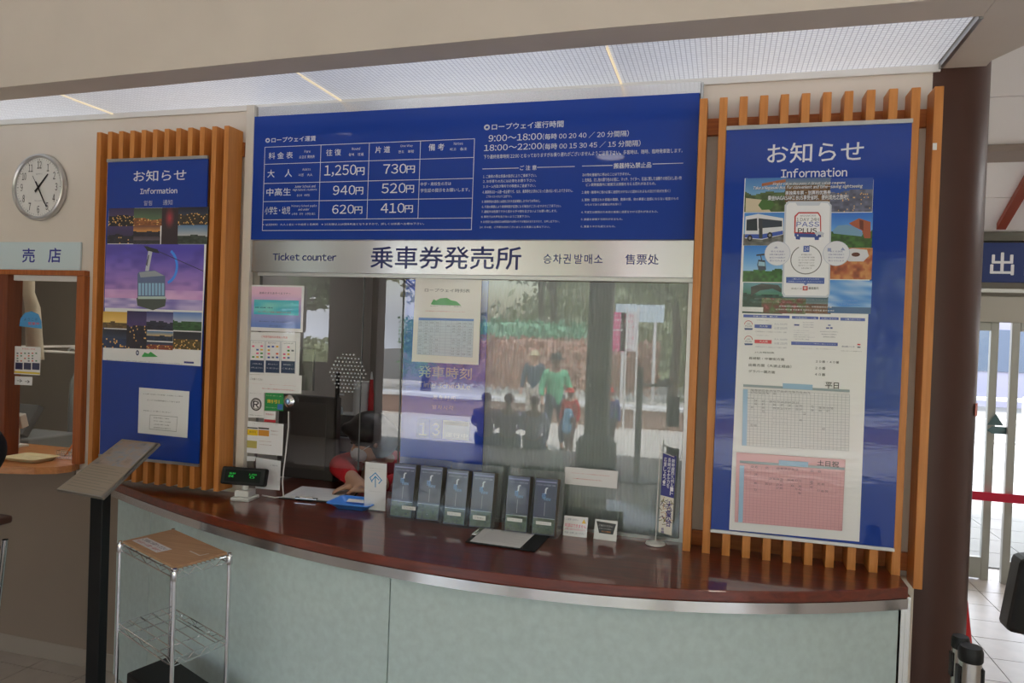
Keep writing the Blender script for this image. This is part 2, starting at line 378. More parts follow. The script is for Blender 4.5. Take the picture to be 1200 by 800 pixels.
def lightmat():
    m = bpy.data.materials.new('prismatic_diffuser'); m.use_nodes = True; n = m.node_tree.nodes; L = m.node_tree.links; b = n['Principled BSDF']
    tc = n.new('ShaderNodeTexCoord')
    br = n.new('ShaderNodeTexBrick'); br.offset = 0; br.inputs['Scale'].default_value = 1; br.inputs['Brick Width'].default_value = .0165; br.inputs['Row Height'].default_value = .0165
    br.inputs['Mortar Size'].default_value = .0022; br.inputs['Mortar Smooth'].default_value = .7
    br.inputs['Color1'].default_value = (.62, .64, .68, 1); br.inputs['Color2'].default_value = (.66, .68, .72, 1); br.inputs['Mortar'].default_value = (.36, .37, .42, 1)
    L.new(tc.outputs['Object'], br.inputs['Vector'])
    # the tubes behind the diffuser: brighter along their run
    sp = n.new('ShaderNodeSeparateXYZ'); L.new(tc.outputs['Object'], sp.inputs[0])
    mx = n.new('ShaderNodeMath'); mx.operation = 'SINE'; ml = n.new('ShaderNodeMath'); ml.operation = 'MULTIPLY_ADD'; ml.inputs[1].default_value = 2*PI/2.35; ml.inputs[2].default_value = 1.3
    L.new(sp.outputs['X'], ml.inputs[0]); L.new(ml.outputs[0], mx.inputs[0])
    st = n.new('ShaderNodeMath'); st.operation = 'MULTIPLY_ADD'; st.inputs[1].default_value = .09; st.inputs[2].default_value = .32
    L.new(mx.outputs[0], st.inputs[0])
    L.new(br.outputs['Color'], b.inputs['Base Color']); L.new(br.outputs['Color'], b.inputs['Emission Color']); L.new(st.outputs[0], b.inputs['Emission Strength'])
    b.inputs['Roughness'].default_value = .35
    return m
M_diff = lightmat(); M_seam = mat('lit_seam', (236, 220, 190), .6, emit=.35)
for i in range(len(seams)-1):
    a, b = seams[i]+.004, seams[i+1]-.004
    t = thing('ceiling_light', ((a+b)/2, 2.6, low), ['', '', '', '', '', ''][i] or 'x', 'ceiling light', 'luminous ceiling panels over the counter')
    t['label'] = ['luminous ceiling panel beyond the left edge of the view', 'luminous ceiling panel left of the clock', 'luminous ceiling panel above the wall clock, leftmost in view',
                  'luminous ceiling panel above the left slatted notice board', 'luminous ceiling panel above the fare table, between two seams', 'luminous ceiling panel at the right end, by the brown column'][i]
    MB().prism([(a, soff(a)+.004, low+.012), (b, soff(b)+.004, low+.012), (b, W-.012, low+.012), (a, W-.012, low+.012)], (0, 0, .006)).build('diffuser', M_diff, t)
    for xa_, xb_ in ((a-.003, a), (b, b+.003))[:2 if i < 5 else 1]: MB().box((xa_, soff(a)+.004, low+.006), (xb_, W-.012, low+.0115)).build('seam_strip', M_seam, t)
struct('trim_light_rail', MB().box((-7, W-.011, low-.012), (xr, W-.0005, low+.02)), M_white, bevel=.002)
struct('trim_light_end', MB().box((xr-.008, 2.34, low-.004), (xr+.004, W-.012, low+.02)), M_alu)

# ---- counter (curved)
cx0, cx1 = -2.66, .585
import itertools
KP = [(-2.627, 2.689), (-2.131, 2.47), (-1.661, 2.322), (-1.279, 2.226), (-1.02, 2.182), (-.702, 2.155), (-.334, 2.182), (-.086, 2.235), (.16, 2.318), (.517, 2.477)]
# least squares quadratic+cubic through measured edge
def fit(pts, deg):
    n = deg+1; A = [[sum(x**(i+j) for x, y in pts) for j in range(n)] for i in range(n)]; B = [sum(y*x**i for x, y in pts) for i in range(n)]
    for i in range(n):
        p = A[i][i]
        for j in range(i+1, n):
            q = A[j][i]/p; B[j] -= q*B[i]
            for k in range(n): A[j][k] -= q*A[i][k]
    s = [0]*n
    for i in reversed(range(n)): s[i] = (B[i]-sum(A[i][k]*s[k] for k in range(i+1, n)))/A[i][i]
    return s
CF = fit(KP, 4)
def arc(x): return sum(c*x**i for i, c in enumerate(CF))
def arcn(x):
    d = sum(i*c*x**(i-1) for i, c in enumerate(CF) if i); v = Vector((d, -1, 0)); return v.normalized()
ax_ = [cx0+(cx1-cx0)*i/60 for i in range(61)]
cnt = thing('ticket_counter', (-.9, 2.6, 0), 'curved ticket counter with glossy red-brown top and pale green front', 'counter')
def strip(xa, off0, off1, z0, z1):   # curved band between two offsets from the edge line
    mb = MB(); vs = []; fs = []
    for x in xa:
        n = arcn(x); p = Vector((x, arc(x), 0))
        a = p+n*off0; b = p+n*off1
        vs += [(a.x, a.y, z0), (b.x, b.y, z0), (b.x, b.y, z1), (a.x, a.y, z1)]
    m = len(xa)
    for i in range(m-1):
        k = 4*i
        for q in range(4): fs.append((k+q, k+4+q, k+4+(q+1) % 4, k+(q+1) % 4))
    fs += [(3, 2, 1, 0), (4*m-4, 4*m-3, 4*m-2, 4*m-1)]
    return mb.add(vs, [tuple(reversed(f)) for f in fs])
tp = MB(); top = [(x, arc(x)) for x in ax_]
outl = top+[(cx1, W-.001), (cx0, W-.001)]
tp.prism([(x, y, CT-.035) for x, y in outl], (0, 0, .035))
tp.prism([(SX0+.002, W-.002, CT-.035), (SX1-.002, W-.002, CT-.035), (SX1-.002, 3.2, CT-.035), (SX0+.002, 3.2, CT-.035)], (0, 0, .035))
tp.build('countertop', M_top, cnt, bevel=.004)
strip(ax_, .001, -.012, CT-.068, CT-.0355).build('steel_edge_band', M_steel, cnt, smooth=True)
j = [cx0, -2.35, -1.03, cx1-.002]
for a, b in zip(j, j[1:]):
    xa = [a+.0025+(b-a-.005)*i/16 for i in range(17)]
    strip(xa, -.03, -.05, .0, CT-.06).build('front_panel', M_green, cnt, smooth=True)
q_ = Vector((cx1, arc(cx1), 0)); MB().box((cx1-.002, q_.y+.02, 0), (cx1+.012, W-.031, CT-.036)).build('steel_end', M_steel, cnt)
MB().box((cx1-.014, q_.y+.02, 0), (cx1-.0025, q_.y+.06, CT-.069)).build('steel_corner', M_steel, cnt)
strip(ax_, -.051, -.07, .0, CT-.06).build('joint_backing', mat('joint_brass', (150, 140, 110), .5), cnt, smooth=True)

# ---- slatted screens
def slat_screen(name, x0, x1, n, zt, zb, label, w=.027, d0=.115, last_x=None):
    t = thing(name, ((x0+x1)/2, W-.05, zb), label, 'slatted screen')
    src = MB().box((-w/2, -d0, zb), (w/2, -.022, zt)).mesh('slat', M_slat, Vector((0, 0, 0)))
    for i in range(n):
        x = x0+w/2+(x1-x0-w)*i/(n-1)
        o = bpy.data.objects.new('slat', src); COL.objects.link(o); o.parent = t
        o.location = Vector((x, W, 0))-wloc(t); b = o.modifiers.new('bevel', 'BEVEL'); b.width = .0015; b.segments = 1
    for z in (zt-.075, zb+.06):
        MB().box((x0-.004, W-.0215, z-.03), (x1+.004, W-.001, z+.03)).build('rail', M_railw, t, bevel=.0015)
    return t
slL = slat_screen('slatted_screen', -2.728, -2.033, 12, 2.475, .925, 'orange wooden slat screen behind the left notice board, by the clock', .024, .118)
slR = slat_screen('slatted_screen', -.108, .652, 12, 2.487, .862, 'orange wooden slat screen behind the right notice board, by the brown column', .027, .112)
# ---- notice boards
def mosaic(sd, pal, fx=3, fy=3):
    def f(u, v):
        t = sn(u*fx*2, v*fy*2, sd)*.6+sn(u*fx*6, v*fy*6, sd+3)*.4; k = t*(len(pal)-1); i = min(int(k), len(pal)-2)
        return mixc(pal[i], pal[i+1], k-i)
    return f
def board(name, pts, Y, label):     # pts: left/right x, top/bottom z
    (x0, z1), (x1, z0) = pts
    t = thing(name, ((x0+x1)/2, Y, z0), label, 'notice board')
    MB().box((x0, Y, z0), (x1, Y+.006, z1)).build('backing_sheet', mat('sign_blue', BLUE, .35, coat=.5), t)
    MB().box((x0-.002, Y-.006, z1-.002), (x1+.002, Y+.006, z1+.012)).build('top_rail', M_alu, t, bevel=.001)
    MB().box((x0-.002, Y-.006, z0-.01), (x1+.002, Y+.006, z0+.002)).build('bottom_rail', M_alu, t, bevel=.001)
    p = Print((x0, Y-.0006, z0)); p.rect(0, z1-z0, x1-x0, 0, BLUE)
    return t, p
LC = (225, 228, 235)
t, p = board('notice_board', ((-2.655, 2.338), (-2.128, 1.035)), 2.626, 'tall blue notice board with ropeway poster on the left slats')
p.t('お知らせ', 156.7, 200, 218, 211.3, LC, .012); p.t('Information', 164.5, 220.7, 207.5, 226.3, LC, .03); p.t('알림', 168.7, 235, 178, 240.5, (190, 195, 215)); p.t('通知', 191, 234, 202, 240, (190, 195, 215))
p.build('board_print', t, M_pan)
# the ropeway poster pinned on it
p = Print((-2.66, 2.6236, 1.4))
p.ppoly([(127.6, 244.2), (244, 242.6), (235.2, 429), (120.4, 421.6)], (240, 240, 240))
px_ = lambda x, y: (100+x/3.333, 220+y/3.333)
NIGHT = [(20, 16, 40), (60, 50, 70), (30, 26, 44), (120, 90, 60), (40, 34, 60)]
def ib(x0, y0, x1, y1, fn, nx=16, ny=12):
    a = px_(x0, y0); b = px_(x1, y1); p.img(a[0], a[1], b[0], b[1], fn, nx, ny)
def skyland(c1, c2, c3, h, sd, lights=0):
    def f(u, v):
        g = h+.12*(sn(u*5, 1, sd)-.5)
        if v > g: return mixc(c2, c1, (v-g)/(1-g+.01))
        c = mixc(c3, tuple(k*.6 for k in c3), sn(u*14, v*14, sd))
        if lights and vn(int(u*60), int(v*60), sd) > 1-lights*.5: c = (240, 190, 110)
        return c
    return f
ib(92, 80, 190, 150, skyland((50, 40, 90), (70, 60, 100), (30, 26, 30), .62, 1, .3), 26, 18)
ib(86, 150, 190, 218, skyland((70, 60, 110), (60, 50, 90), (44, 42, 60), .5, 2, .05), 26, 16)
ib(190, 80, 300, 148, skyland((60, 70, 60), (90, 120, 90), (180, 110, 60), .4, 3, .1), 26, 18)
ib(188, 148, 292, 190, skyland((110, 70, 60), (230, 160, 80), (50, 44, 60), .45, 4), 26, 14)
ib(188, 190, 292, 220, skyland((70, 60, 70), (100, 90, 100), (60, 60, 70), .5, 5), 20, 8)
ib(300, 78, 364, 222, lambda u, v: mixc((50, 34, 44), (190, 60, 70), max(0, 1-3.2*math.hypot(u-.45, v-.72))), 14, 28)
ib(364, 76, 480, 146, skyland((24, 28, 50), (50, 60, 80), (70, 60, 50), .6, 6, .25), 28, 18)
ib(362, 146, 476, 220, skyland((90, 130, 170), (190, 190, 190), (70, 84, 70), .45, 7), 28, 18)
def dusk(u, v):
    c = mixc((214, 160, 214), (84, 74, 190), (v-.15)*1.3); k = sn(u*5, v*6, 9)*.6+sn(u*13, v*15, 10)*.4
    c = mixc(c, (70, 60, 150), (k-.45)*1.4) if v > .3 else mixc(c, (250, 210, 240), (k-.35)*1.2)
    if v < .16: c = mixc((120, 110, 190), (230, 210, 240), sn(u*10, v*20, 4))
    return c
a = px_(84, 220); b = px_(455, 480); p.img(a[0]-.8, a[1], b[0]+.6, b[1], dusk, 60, 44)
pp = lambda pts, c: p.ppoly([px_(*q) for q in pts], c)
for k in range(10):       # blue light arc
    a0 = -1.2+k*.21; q = (308+50*math.cos(a0), 305-68*math.sin(a0)); a1 = a0+.24; q2 = (308+50*math.cos(a1), 305-68*math.sin(a1))
    A, B = px_(*q), px_(*q2); p.line(A[0], A[1], B[0], B[1], .012, (70, 150, 250))
A, B = px_(240, 228), px_(460, 325); p.line(A[0], A[1], B[0], B[1], .003, (50, 46, 80))
pp([(228, 226), (282, 240), (290, 256), (244, 248)], (40, 44, 52)); pp([(246, 246), (262, 250), (248, 326), (234, 324)], (200, 205, 215)); pp([(236, 300), (246, 262), (250, 262), (242, 306)], (90, 90, 110))
pp([(210, 328), (272, 322), (312, 345), (312, 446), (204, 446), (204, 336)], (96, 112, 150)); pp([(210, 330), (272, 324), (308, 343), (216, 350)], (160, 168, 176))
for k in range(8):
    x = 208+k*13; pp([(x, 372), (x+9, 372), (x+9, 420), (x, 420)], (150, 196, 226))
pp([(200, 430), (316, 430), (312, 462), (264, 478), (204, 460)], (74, 84, 78)); pp([(206, 424), (314, 424), (314, 434), (206, 434)], (190, 210, 200))
ib(70, 482, 164, 550, skyland((220, 170, 70), (250, 210, 120), (130, 100, 50), .35, 11)); ib(68, 550, 164, 628, skyland((20, 26, 40), (40, 60, 90), (30, 60, 110), .5, 12, .15), 20, 14)
ib(164, 480, 240, 630, skyland((44, 34, 84), (80, 60, 120), (30, 26, 50), .6, 13, .08), 20, 26); ib(240, 482, 344, 558, skyland((50, 60, 120), (150, 140, 180), (50, 54, 80), .45, 14), 22, 16)
ib(240, 558, 342, 600, skyland((70, 120, 180), (230, 190, 130), (40, 60, 90), .5, 15)); ib(240, 600, 342, 634, skyland((40, 50, 80), (60, 60, 90), (170, 80, 50), .6, 16, .2), 20, 8)
ib(344, 484, 454, 560, skyland((90, 130, 200), (190, 200, 220), (60, 110, 60), .5, 17), 24, 16); ib(344, 560, 452, 634, skyland((24, 30, 40), (50, 50, 60), (110, 90, 40), .55, 18, .25), 24, 14)
a = px_(204, 644); p.disc(a[0], a[1], .0085, .0115, (34, 40, 90)); a = px_(204, 644); p.disc(a[0], a[1], .0045, .006, (200, 205, 220))
pp([(222, 656), (232, 642), (246, 648), (256, 640), (270, 650), (284, 660), (222, 660)], (60, 170, 80))
p.t('長崎ロープウェイ　夜景と絶景の稲佐山　おでかけは便利な公共交通機関で', *px_(82, 672), *px_(380, 686), (90, 90, 100)); a = px_(386, 684); b = px_(424, 690); p.r(a[0], a[1]-2, b[0], b[1]-1, (50, 60, 140))
pt = p.build('print', None, M_lam); pt.name = 'ropeway_poster'; tag(pt, 'night view poster with ropeway cabin on the left blue board', 'poster')
# white note below it
p = Print((-2.5, 2.6232, 1.15)); p.ppoly([(163, 453.7), (222, 458.5), (219.5, 512.9), (161.5, 507)], (238, 238, 238))
p.t('※お車でお越しのお客様へのお願いとご案内', 168, 460.5, 214, 465, (60, 60, 60)); p.t('ゴンドラは随時運行しております', 172, 467.5, 211, 472, (60, 60, 60)); p.t('お客様にはご不便をおかけいたしますが', 168, 474.5, 213, 478, (70, 70, 70)); p.t('何卒ご了承ください', 168, 480, 200, 484, (70, 70, 70))
for (a, b) in (((176, 486), (208, 488.5)), ((208, 488.5), (206.5, 505.5)), ((206.5, 505.5), (175, 502.5)), ((175, 502.5), (176, 486))): p.line(*a, *b, .0015, (120, 120, 120))
for k, s_ in enumerate(('営業時間のご案内', '平日 9時〜22時', '土日祝 9時〜22時', '団体受付は窓口へ')): p.t(s_, 180, 488.5+k*3.8, 198+2*(k % 2), 491.3+k*3.9, (80, 80, 80))
pt = p.build('notice_sheet', None, M_pap); tag(pt, 'white printed note below the ropeway poster on the blue board', 'paper sheet')

t, p = board('notice_board', ((-.014, 2.372), (.562, .988)), 2.632, 'tall blue notice board with bus pass poster on the right slats')
p.t('お知らせ', 899.7, 168.5, 1011.6, 188.5, LC, .012); p.t('Information', 915.6, 198, 992.5, 206.5, LC, .03)
p.build('board_print', t, M_pan)
# long white poster with bus pass advert and two bus timetables
q1 = lambda x, y: (880+x/4.706, 200+y/4.706)
p = Print((-.01, 2.6295, 1.0))
p.ppoly([(872.8, 208.8), (1023.8, 210.2), (1007, 634.6), (854.4, 620.5)], (238, 238, 238))
def im(x0, y0, x1, y1, fn, nx=22, ny=16):
    a = q1(x0, y0); b = q1(x1, y1); p.img(a[0], a[1], b[0], b[1], fn, nx, ny)
im(-30, 42, 192, 226, skyland((60, 120, 190), (120, 170, 210), (96, 120, 70), .55, 21), 40, 30)
pp = lambda pts, c: p.ppoly([q1(*q) for q in pts], c)
pp([(-28, 150), (60, 160), (110, 226), (-30, 226)], (214, 200, 170)); pp([(40, 190), (60, 160), (110, 158), (132, 186), (110, 214), (60, 216)], (70, 110, 50)); pp([(60, 70), (200, 44), (200, 62), (60, 86)], (170, 100, 60))
im(192, 42, 440, 170, skyland((70, 100, 150), (140, 150, 150), (150, 110, 70), .7, 22), 36, 20)
im(440, 42, 668, 226, skyland((30, 70, 160), (50, 90, 170), (120, 124, 150), .62, 23, .06), 44, 32)
im(-36, 232, 188, 412, skyland((60, 130, 210), (150, 190, 220), (130, 130, 124), .38, 24), 36, 26)
pp([(-30, 252), (40, 238), (178, 262), (178, 352), (60, 380), (-34, 372)], (226, 228, 232)); pp([(-24, 270), (34, 262), (36, 330), (-26, 330)], (40, 50, 60)); pp([(42, 262), (172, 276), (172, 308), (42, 318)], (50, 60, 74)); pp([(-32, 350), (60, 350), (176, 330), (176, 350), (60, 376), (-34, 368)], (60, 90, 180)); pp([(44, 262), (64, 264), (64, 372), (44, 374)], (60, 64, 70))
for cx_, cy_ in ((104, 356), (-6, 372)): a = q1(cx_, cy_); p.disc(a[0], a[1], .0085, .011, (30, 30, 34)); p.disc(a[0], a[1], .004, .005, (150, 150, 150))
im(440, 232, 666, 425, skyland((40, 110, 210), (110, 170, 230), (70, 120, 50), .45, 25), 40, 30)
pp([(452, 330), (480, 302), (530, 298), (580, 312), (618, 346), (610, 362), (456, 346)], (120, 160, 190)); pp([(540, 290), (596, 262), (660, 282), (660, 372), (626, 372), (612, 330), (560, 304)], (170, 90, 60)); pp([(598, 270), (620, 276), (620, 330), (600, 318)], (110, 50, 36))
im(-38, 412, 186, 615, skyland((50, 130, 220), (150, 200, 240), (70, 130, 60), .3, 26), 36, 30)
pp([(40, 490), (78, 494), (84, 546), (44, 550), (34, 520)], (60, 70, 90)); pp([(42, 500), (76, 504), (78, 526), (40, 524)], (160, 200, 220)); pp([(50, 460), (54, 460), (62, 492), (56, 492)], (70, 60, 60)); pp([(30, 462), (78, 456), (78, 466), (30, 470)], (60, 60, 70))
im(436, 425, 664, 600, mosaic(27, [(110, 46, 26), (170, 80, 44), (206, 140, 80), (190, 104, 56), (130, 54, 34)], 2.2, 1.6), 40, 30)
pp([(500, 440), (560, 428), (640, 436), (650, 470), (620, 500), (540, 500), (504, 476)], (220, 222, 226)); a = q1(578, 462); p.disc(a[0], a[1], .013, .007, (96, 50, 34))
im(-42, 616, 172, 790, skyland((100, 150, 170), (70, 130, 110), (50, 90, 84), .62, 28), 30, 24); pp([(0, 640), (60, 622), (150, 630), (168, 650), (168, 672), (120, 650), (50, 660), (0, 690)], (70, 72, 74)); im(172, 690, 440, 790, skyland((60, 90, 110), (120, 140, 140), (150, 110, 90), .6, 33), 30, 14); im(60, 700, 300, 790, mosaic(31, [(200, 120, 130), (120, 60, 60), (90, 110, 70), (220, 160, 170)], 4, 2), 30, 12)
im(430, 602, 660, 790, lambda u, v: mixc((70, 140, 220), (230, 240, 250), sn(u*3+v*4, v*8, 30)-.1) if v > .2 else (60, 100, 150), 36, 26)
# phone
pp([(205, 168), (425, 168), (445, 190), (434, 680), (420, 700), (182, 696), (170, 676), (186, 190)], (206, 212, 222)); pp([(212, 176), (246, 176), (256, 192), (376, 192), (386, 176), (422, 178), (436, 196), (426, 676), (414, 690), (190, 686), (180, 668), (196, 192)], (242, 243, 246))
pp([(262, 228), (372, 228), (386, 250), (388, 350), (238, 346), (240, 250)], (190, 50, 56)); pp([(264, 236), (368, 236), (380, 254), (382, 342), (246, 338), (248, 254)], (244, 244, 246)); pp([(240, 344), (386, 350), (386, 366), (376, 368), (374, 382), (352, 382), (350, 368), (272, 366), (270, 380), (248, 378), (246, 364), (240, 360)], (50, 76, 150))
for cx_ in (258, 364): a = q1(cx_, 356); p.disc(a[0], a[1], .0022, .0025, (240, 240, 240))
p.t('NAGASAKI BUS', *q1(272, 244), *q1(358, 252), (110, 110, 120)); p.t('1 DAY 24H', *q1(252, 260), *q1(374, 278), (90, 90, 96)); p.t('PASS', *q1(252, 282), *q1(376, 308), (120, 130, 190), .04); p.t('PLUS', *q1(260, 317), *q1(362, 343), (20, 20, 24), .04)
pp([(350, 340), (386, 334), (404, 344), (400, 354), (356, 352)], (200, 206, 214)); p.t('24H', *q1(372, 352), *q1(398, 366), (30, 30, 30))
a = q1(304, 490); p.ring(a[0], a[1], .0495, .003, (110, 110, 114), a0=2.1, a1=2.1+5.6); a = q1(306, 430); p.r(a[0]-3.4, a[1]-3.4, a[0]+3.4, a[1]+3.8, (70, 100, 180)); p.t('24', a[0]-2.4, a[1]-2, a[0]+2.4, a[1]+2.2, (235, 235, 240))
for k, s_ in enumerate(('観光施設の割引', 'バス全線が乗り放題', '使いはじめから24時間', '何度でも利用できます', '電子チケットで便利', 'お得な特典つき')): p.t(s_, *q1(262+(k in (0, 5))*16, 458+k*15), *q1(350-(k in (0, 5))*16, 467+k*15), (130, 130, 134))
for cx_, l1 in ((146, (150, 430)), (470, (475, 430))):
    a = q1(cx_, 456); p.disc(a[0], a[1], .041, .041, (232, 234, 240)); p.ring(a[0], a[1], .0415, .0015, (190, 196, 214))
    for k, s_ in enumerate(('使える施設', '対象の観光施設で', '割引や特典が', '受けられます')): p.t(s_, *q1(cx_-44+8*(k == 0), 440+k*17), *q1(cx_+44-8*(k == 0), 450+k*17), (110, 116, 170))
pp([(126, 428), (140, 416), (150, 428)], (170, 176, 200)); pp([(494, 438), (506, 422), (520, 440)], (150, 160, 200)); a = q1(432, 436); p.r(a[0]-2, a[1]-2, a[0]+2, a[1]+2, (150, 160, 200))
pp([(194, 586), (405, 590), (404, 624), (194, 618)], (70, 96, 176)); p.t('ご購入はスマートフォンから', *q1(226, 592), *q1(376, 602), (225, 230, 245)); p.t('24時間いつでもお買い求めいただけます', *q1(204, 607), *q1(396, 616), (225, 230, 245)); pp([(290, 622), (312, 622), (301, 632)], (70, 96, 176))
p.t('長崎バス', *q1(222, 644), *q1(280, 655), (120, 120, 120)); a = q1(286, 636); b = q1(312, 660); p.r(*a, *b, (200, 50, 50)); p.t('乗', *q1(290, 640), *q1(308, 656), (240, 240, 240)); p.t('乗換案内', *q1(318, 640), *q1(372, 656), (40, 40, 40))
# white outlined captions
for s_, a, b, iv in (('Single value day pass + Great value coupons', (118, 66), (518, 76), .2), ('Take a Nagasaki Bus for convenient and time-saving sightseeing', (10, 86), (612, 98), .2), ('単独乘车票・划算的优惠券', (190, 112), (440, 130), 0), ('乘坐NAGASAKI BUS享受省时、便利观光之旅吧！', (94, 138), (536, 158), 0)):
    for dx, c in ((2, (60, 70, 90)), (0, (245, 245, 248))): p.t(s_, *q1(a[0]+dx, a[1]+dx), *q1(b[0]+dx, b[1]+dx), c, .02 if dx == 0 else .04, iv)
for k, s_ in enumerate(('How convenient! Explore Nagasaki city with your phone in hand and hop on any bus', 'Show the screen to the driver when getting off and enjoy sightseeing at your pace', '在长崎市内自由乘坐公交车，尽情享受观光乐趣', '나가사키 버스를 자유롭게 이용하고 관광지를 둘러보세요')):
    p.t(s_, *q1(20-k*18+(k > 1)*170, 706+k*18), *q1(586+k*14-(k > 1)*170, 716+k*20), (235, 236, 240), .02, .15)
# lower info block
q2 = lambda x, y: (860+x/7.5, 360+y/7.5)
pp = lambda pts, c: p.ppoly([q2(*q) for q in pts], c)
pp([(60, -6), (258, 0), (256, 42), (62, 34)], (232, 232, 232))
for k in range(3): p.t('この企画乗車券は期間限定です', *q2(92, 4+k*13), *q2(240, 10+k*13), (150, 150, 150))
for x0, y0, x1, y1 in ((84, 62, 490, 98), (510, 76, 742, 106), (754, 84, 920, 112), (936, 90, 1152, 122), (504, 300, 912, 340)): pp([(x0, y0), (x1, y0+(x1-x0)*.028), (x1, y1), (x0, y1-(x1-x0)*.028)], (80, 98, 180))
p.t('料金と種類　使い方', *q2(170, 70), *q2(384, 90), (235, 238, 245)); p.t('対象施設　一覧', *q2(540, 86), *q2(724, 100), (235, 238, 245)); p.t('お問い合わせ', *q2(770, 92), *q2(904, 106), (235, 238, 245)); p.t('ご購入はこちら', *q2(976, 98), *q2(1112, 114), (235, 238, 245)); p.t('スマートフォンで簡単に購入できます', *q2(540, 310), *q2(896, 330), (235, 238, 245))
for yy, cc in ((150, (80, 98, 180)), (284, (214, 60, 74))): pp([(182, yy), (332, yy+4), (330, yy+36), (182, yy+30)], cc); p.t('大人用', *q2(224, yy+8), *q2(294, yy+26), (240, 240, 240))
for yy in (136, 270):
    a = q2(128, yy+14); p.ring(a[0], a[1], .0135, .0018, (200, 80, 80), a0=0, a1=PI); p.t('24H', *q2(112, yy), *q2(142, yy+18), (150, 150, 160)); p.t('PLUS', *q2(100, yy+22), *q2(156, yy+36), (90, 90, 110)); pp([(92, yy+46), (166, yy+48), (162, yy+62), (96, yy+62)], (70, 90, 140))
    for k, s_ in enumerate(('大人 500円', '小児 250円')): p.t(s_, *q2(354, yy+2+k*34), *q2(466, yy+22+k*38), (160, 164, 180))
    p.t('有効期間のご案内', *q2(200, yy-28), *q2(306, yy-18), (170, 170, 180)); p.t('ご利用可能なエリアと料金についての詳しい説明', *q2(186, yy+70), *q2(460, yy+90), (150, 150, 160))
for k, s_ in enumerate(('お得な特典', 'バス車内で提示してください', '画面を見せるだけ', '対象の観光施設で使えます', '一枚でお得に周遊')): p.t(s_, *q2(524, 200+k*18), *q2(660+(k % 2)*50, 208+k*20), (150, 152, 170))
pp([(530, 148), (576, 150), (572, 162), (528, 160)], (70, 80, 150))
for k in range(3): p.t('市内の窓口と営業所', *q2(606, 128+k*20), *q2(700, 138+k*21), (150, 152, 170))
pp([(810, 176), (838, 176), (838, 188), (808, 188)], (80, 90, 160)); pp([(846, 174), (868, 176), (866, 190), (844, 188)], (80, 90, 160)); pp([(826, 152), (850, 152), (848, 164), (826, 162)], (110, 120, 180))
for k in range(3): p.t('長崎県内の交通案内', *q2(756+k*14, 208+k*22), *q2(912-k*12, 220+k*24), (130, 132, 150))
p.t('長崎バス', *q2(946, 336), *q2(1062, 354), (50, 60, 120)); pp([(1084, 320), (1112, 322), (1110, 334), (1084, 332)], (200, 60, 70)); pp([(1084, 344), (1112, 346), (1110, 356), (1084, 354)], (60, 70, 90)); p.t('お問い合わせは営業所まで', *q2(940, 378), *q2(1124, 392), (110, 110, 120)); p.t('アプリの取得はこちら　　使い方の動画はこちら', *q2(520, 352), *q2(890, 372), (150, 150, 160))
DK = (34, 34, 36)
p.t('バス時刻表', *q2(184, 386), *q2(356, 408), DK); p.t('長崎駅・中華街方面', *q2(132, 434), *q2(442, 470), DK, .01); p.t('出島方面（大波止経由）', *q2(130, 492), *q2(504, 534), DK, .01); p.t('グラバー園方面', *q2(130, 548), *q2(360, 582), DK, .01)
p.t('２０番・４０番', *q2(720, 464), *q2(924, 494), DK, .01); p.t('２０番', *q2(716, 520), *q2(804, 548), DK, .01); p.t('４０番', *q2(712, 576), *q2(802, 604), DK, .01)
# timetables
q3 = lambda x, y: (850+x/4, 440+y/4)
pp = lambda pts, c: p.ppoly([q3(*q) for q in pts], c)
def ttable(A, B, C, D, nc, nr, base, gl, sd, dots):
    uvA, uvB, uvC, uvD = [p.px(*q3(*k)) for k in (A, B, C, D)]
    p.poly([uvA, uvB, uvC, uvD], base)
    def at(s, t_): 
        l = (uvA[0]+(uvD[0]-uvA[0])*t_, uvA[1]+(uvD[1]-uvA[1])*t_); r_ = (uvB[0]+(uvC[0]-uvB[0])*t_, uvB[1]+(uvC[1]-uvB[1])*t_); return (l[0]+(r_[0]-l[0])*s, l[1]+(r_[1]-l[1])*s)
    for i in range(nc+1): p.uline(at(i/nc, .08), at(i/nc, 1), .0008, gl)
    for k in range(nr+1): p.uline(at(0, .08+.92*k/nr), at(1, .08+.92*k/nr), .0007, gl)
    p.poly([at(0, .0), at(1, .0), at(1, .04), at(0, .04)], (150, 166, 172)); p.poly([at(.38, -.05), at(.66, -.05), at(.66, .035), at(.38, .035)], (150, 190, 220)); p.poly([at(0, .08), at(.045, .08), at(.045, 1), at(0, 1)], (160, 196, 226))
    k = 0
    for (r0, h, cs) in dots:
        for i in cs:
            s_ = (i+.5)/nc; a = at(s_-.012, r0); b = at(s_+.012, r0+h); p.tu('%d' % (vn(i, r0, sd)*80+10), a[0], a[1], b[0], b[1], (70, 70, 76)); k += 1
ttable((84, 40), (582, 66), (578, 352), (78, 326), 28, 20, (224, 224, 224), (160, 164, 170), 1,
       [(.02+.05, .035, range(2, 18)), (.11, .035, (2, 3, 4, 5, 6, 8)), (.21, .02, (1, 2)), (.24, .035, (3, 5, 7, 8, 9, 10, 11, 12, 13, 14)), (.29, .035, (3, 5, 8, 10, 12, 14, 15, 18)), (.3, .035, (20, 21, 22, 23)), (.35, .03, (2, 5, 8, 9, 10, 11, 12, 14, 15, 18, 20, 22)), (.41, .035, (5, 16)), (.52, .008, (1, 2, 3, 4, 5, 8, 9, 10, 11)), (.52, .035, (15,)), (.6, .008, (1, 2, 3, 4, 8, 9, 10, 11)), (.64, .04, (2, 3, 21))])
p.t('平日', *q3(468, 30), *q3(530, 62), DK, .02)
pp([(52, 358), (562, 392), (546, 726), (44, 684)], (226, 172, 176))
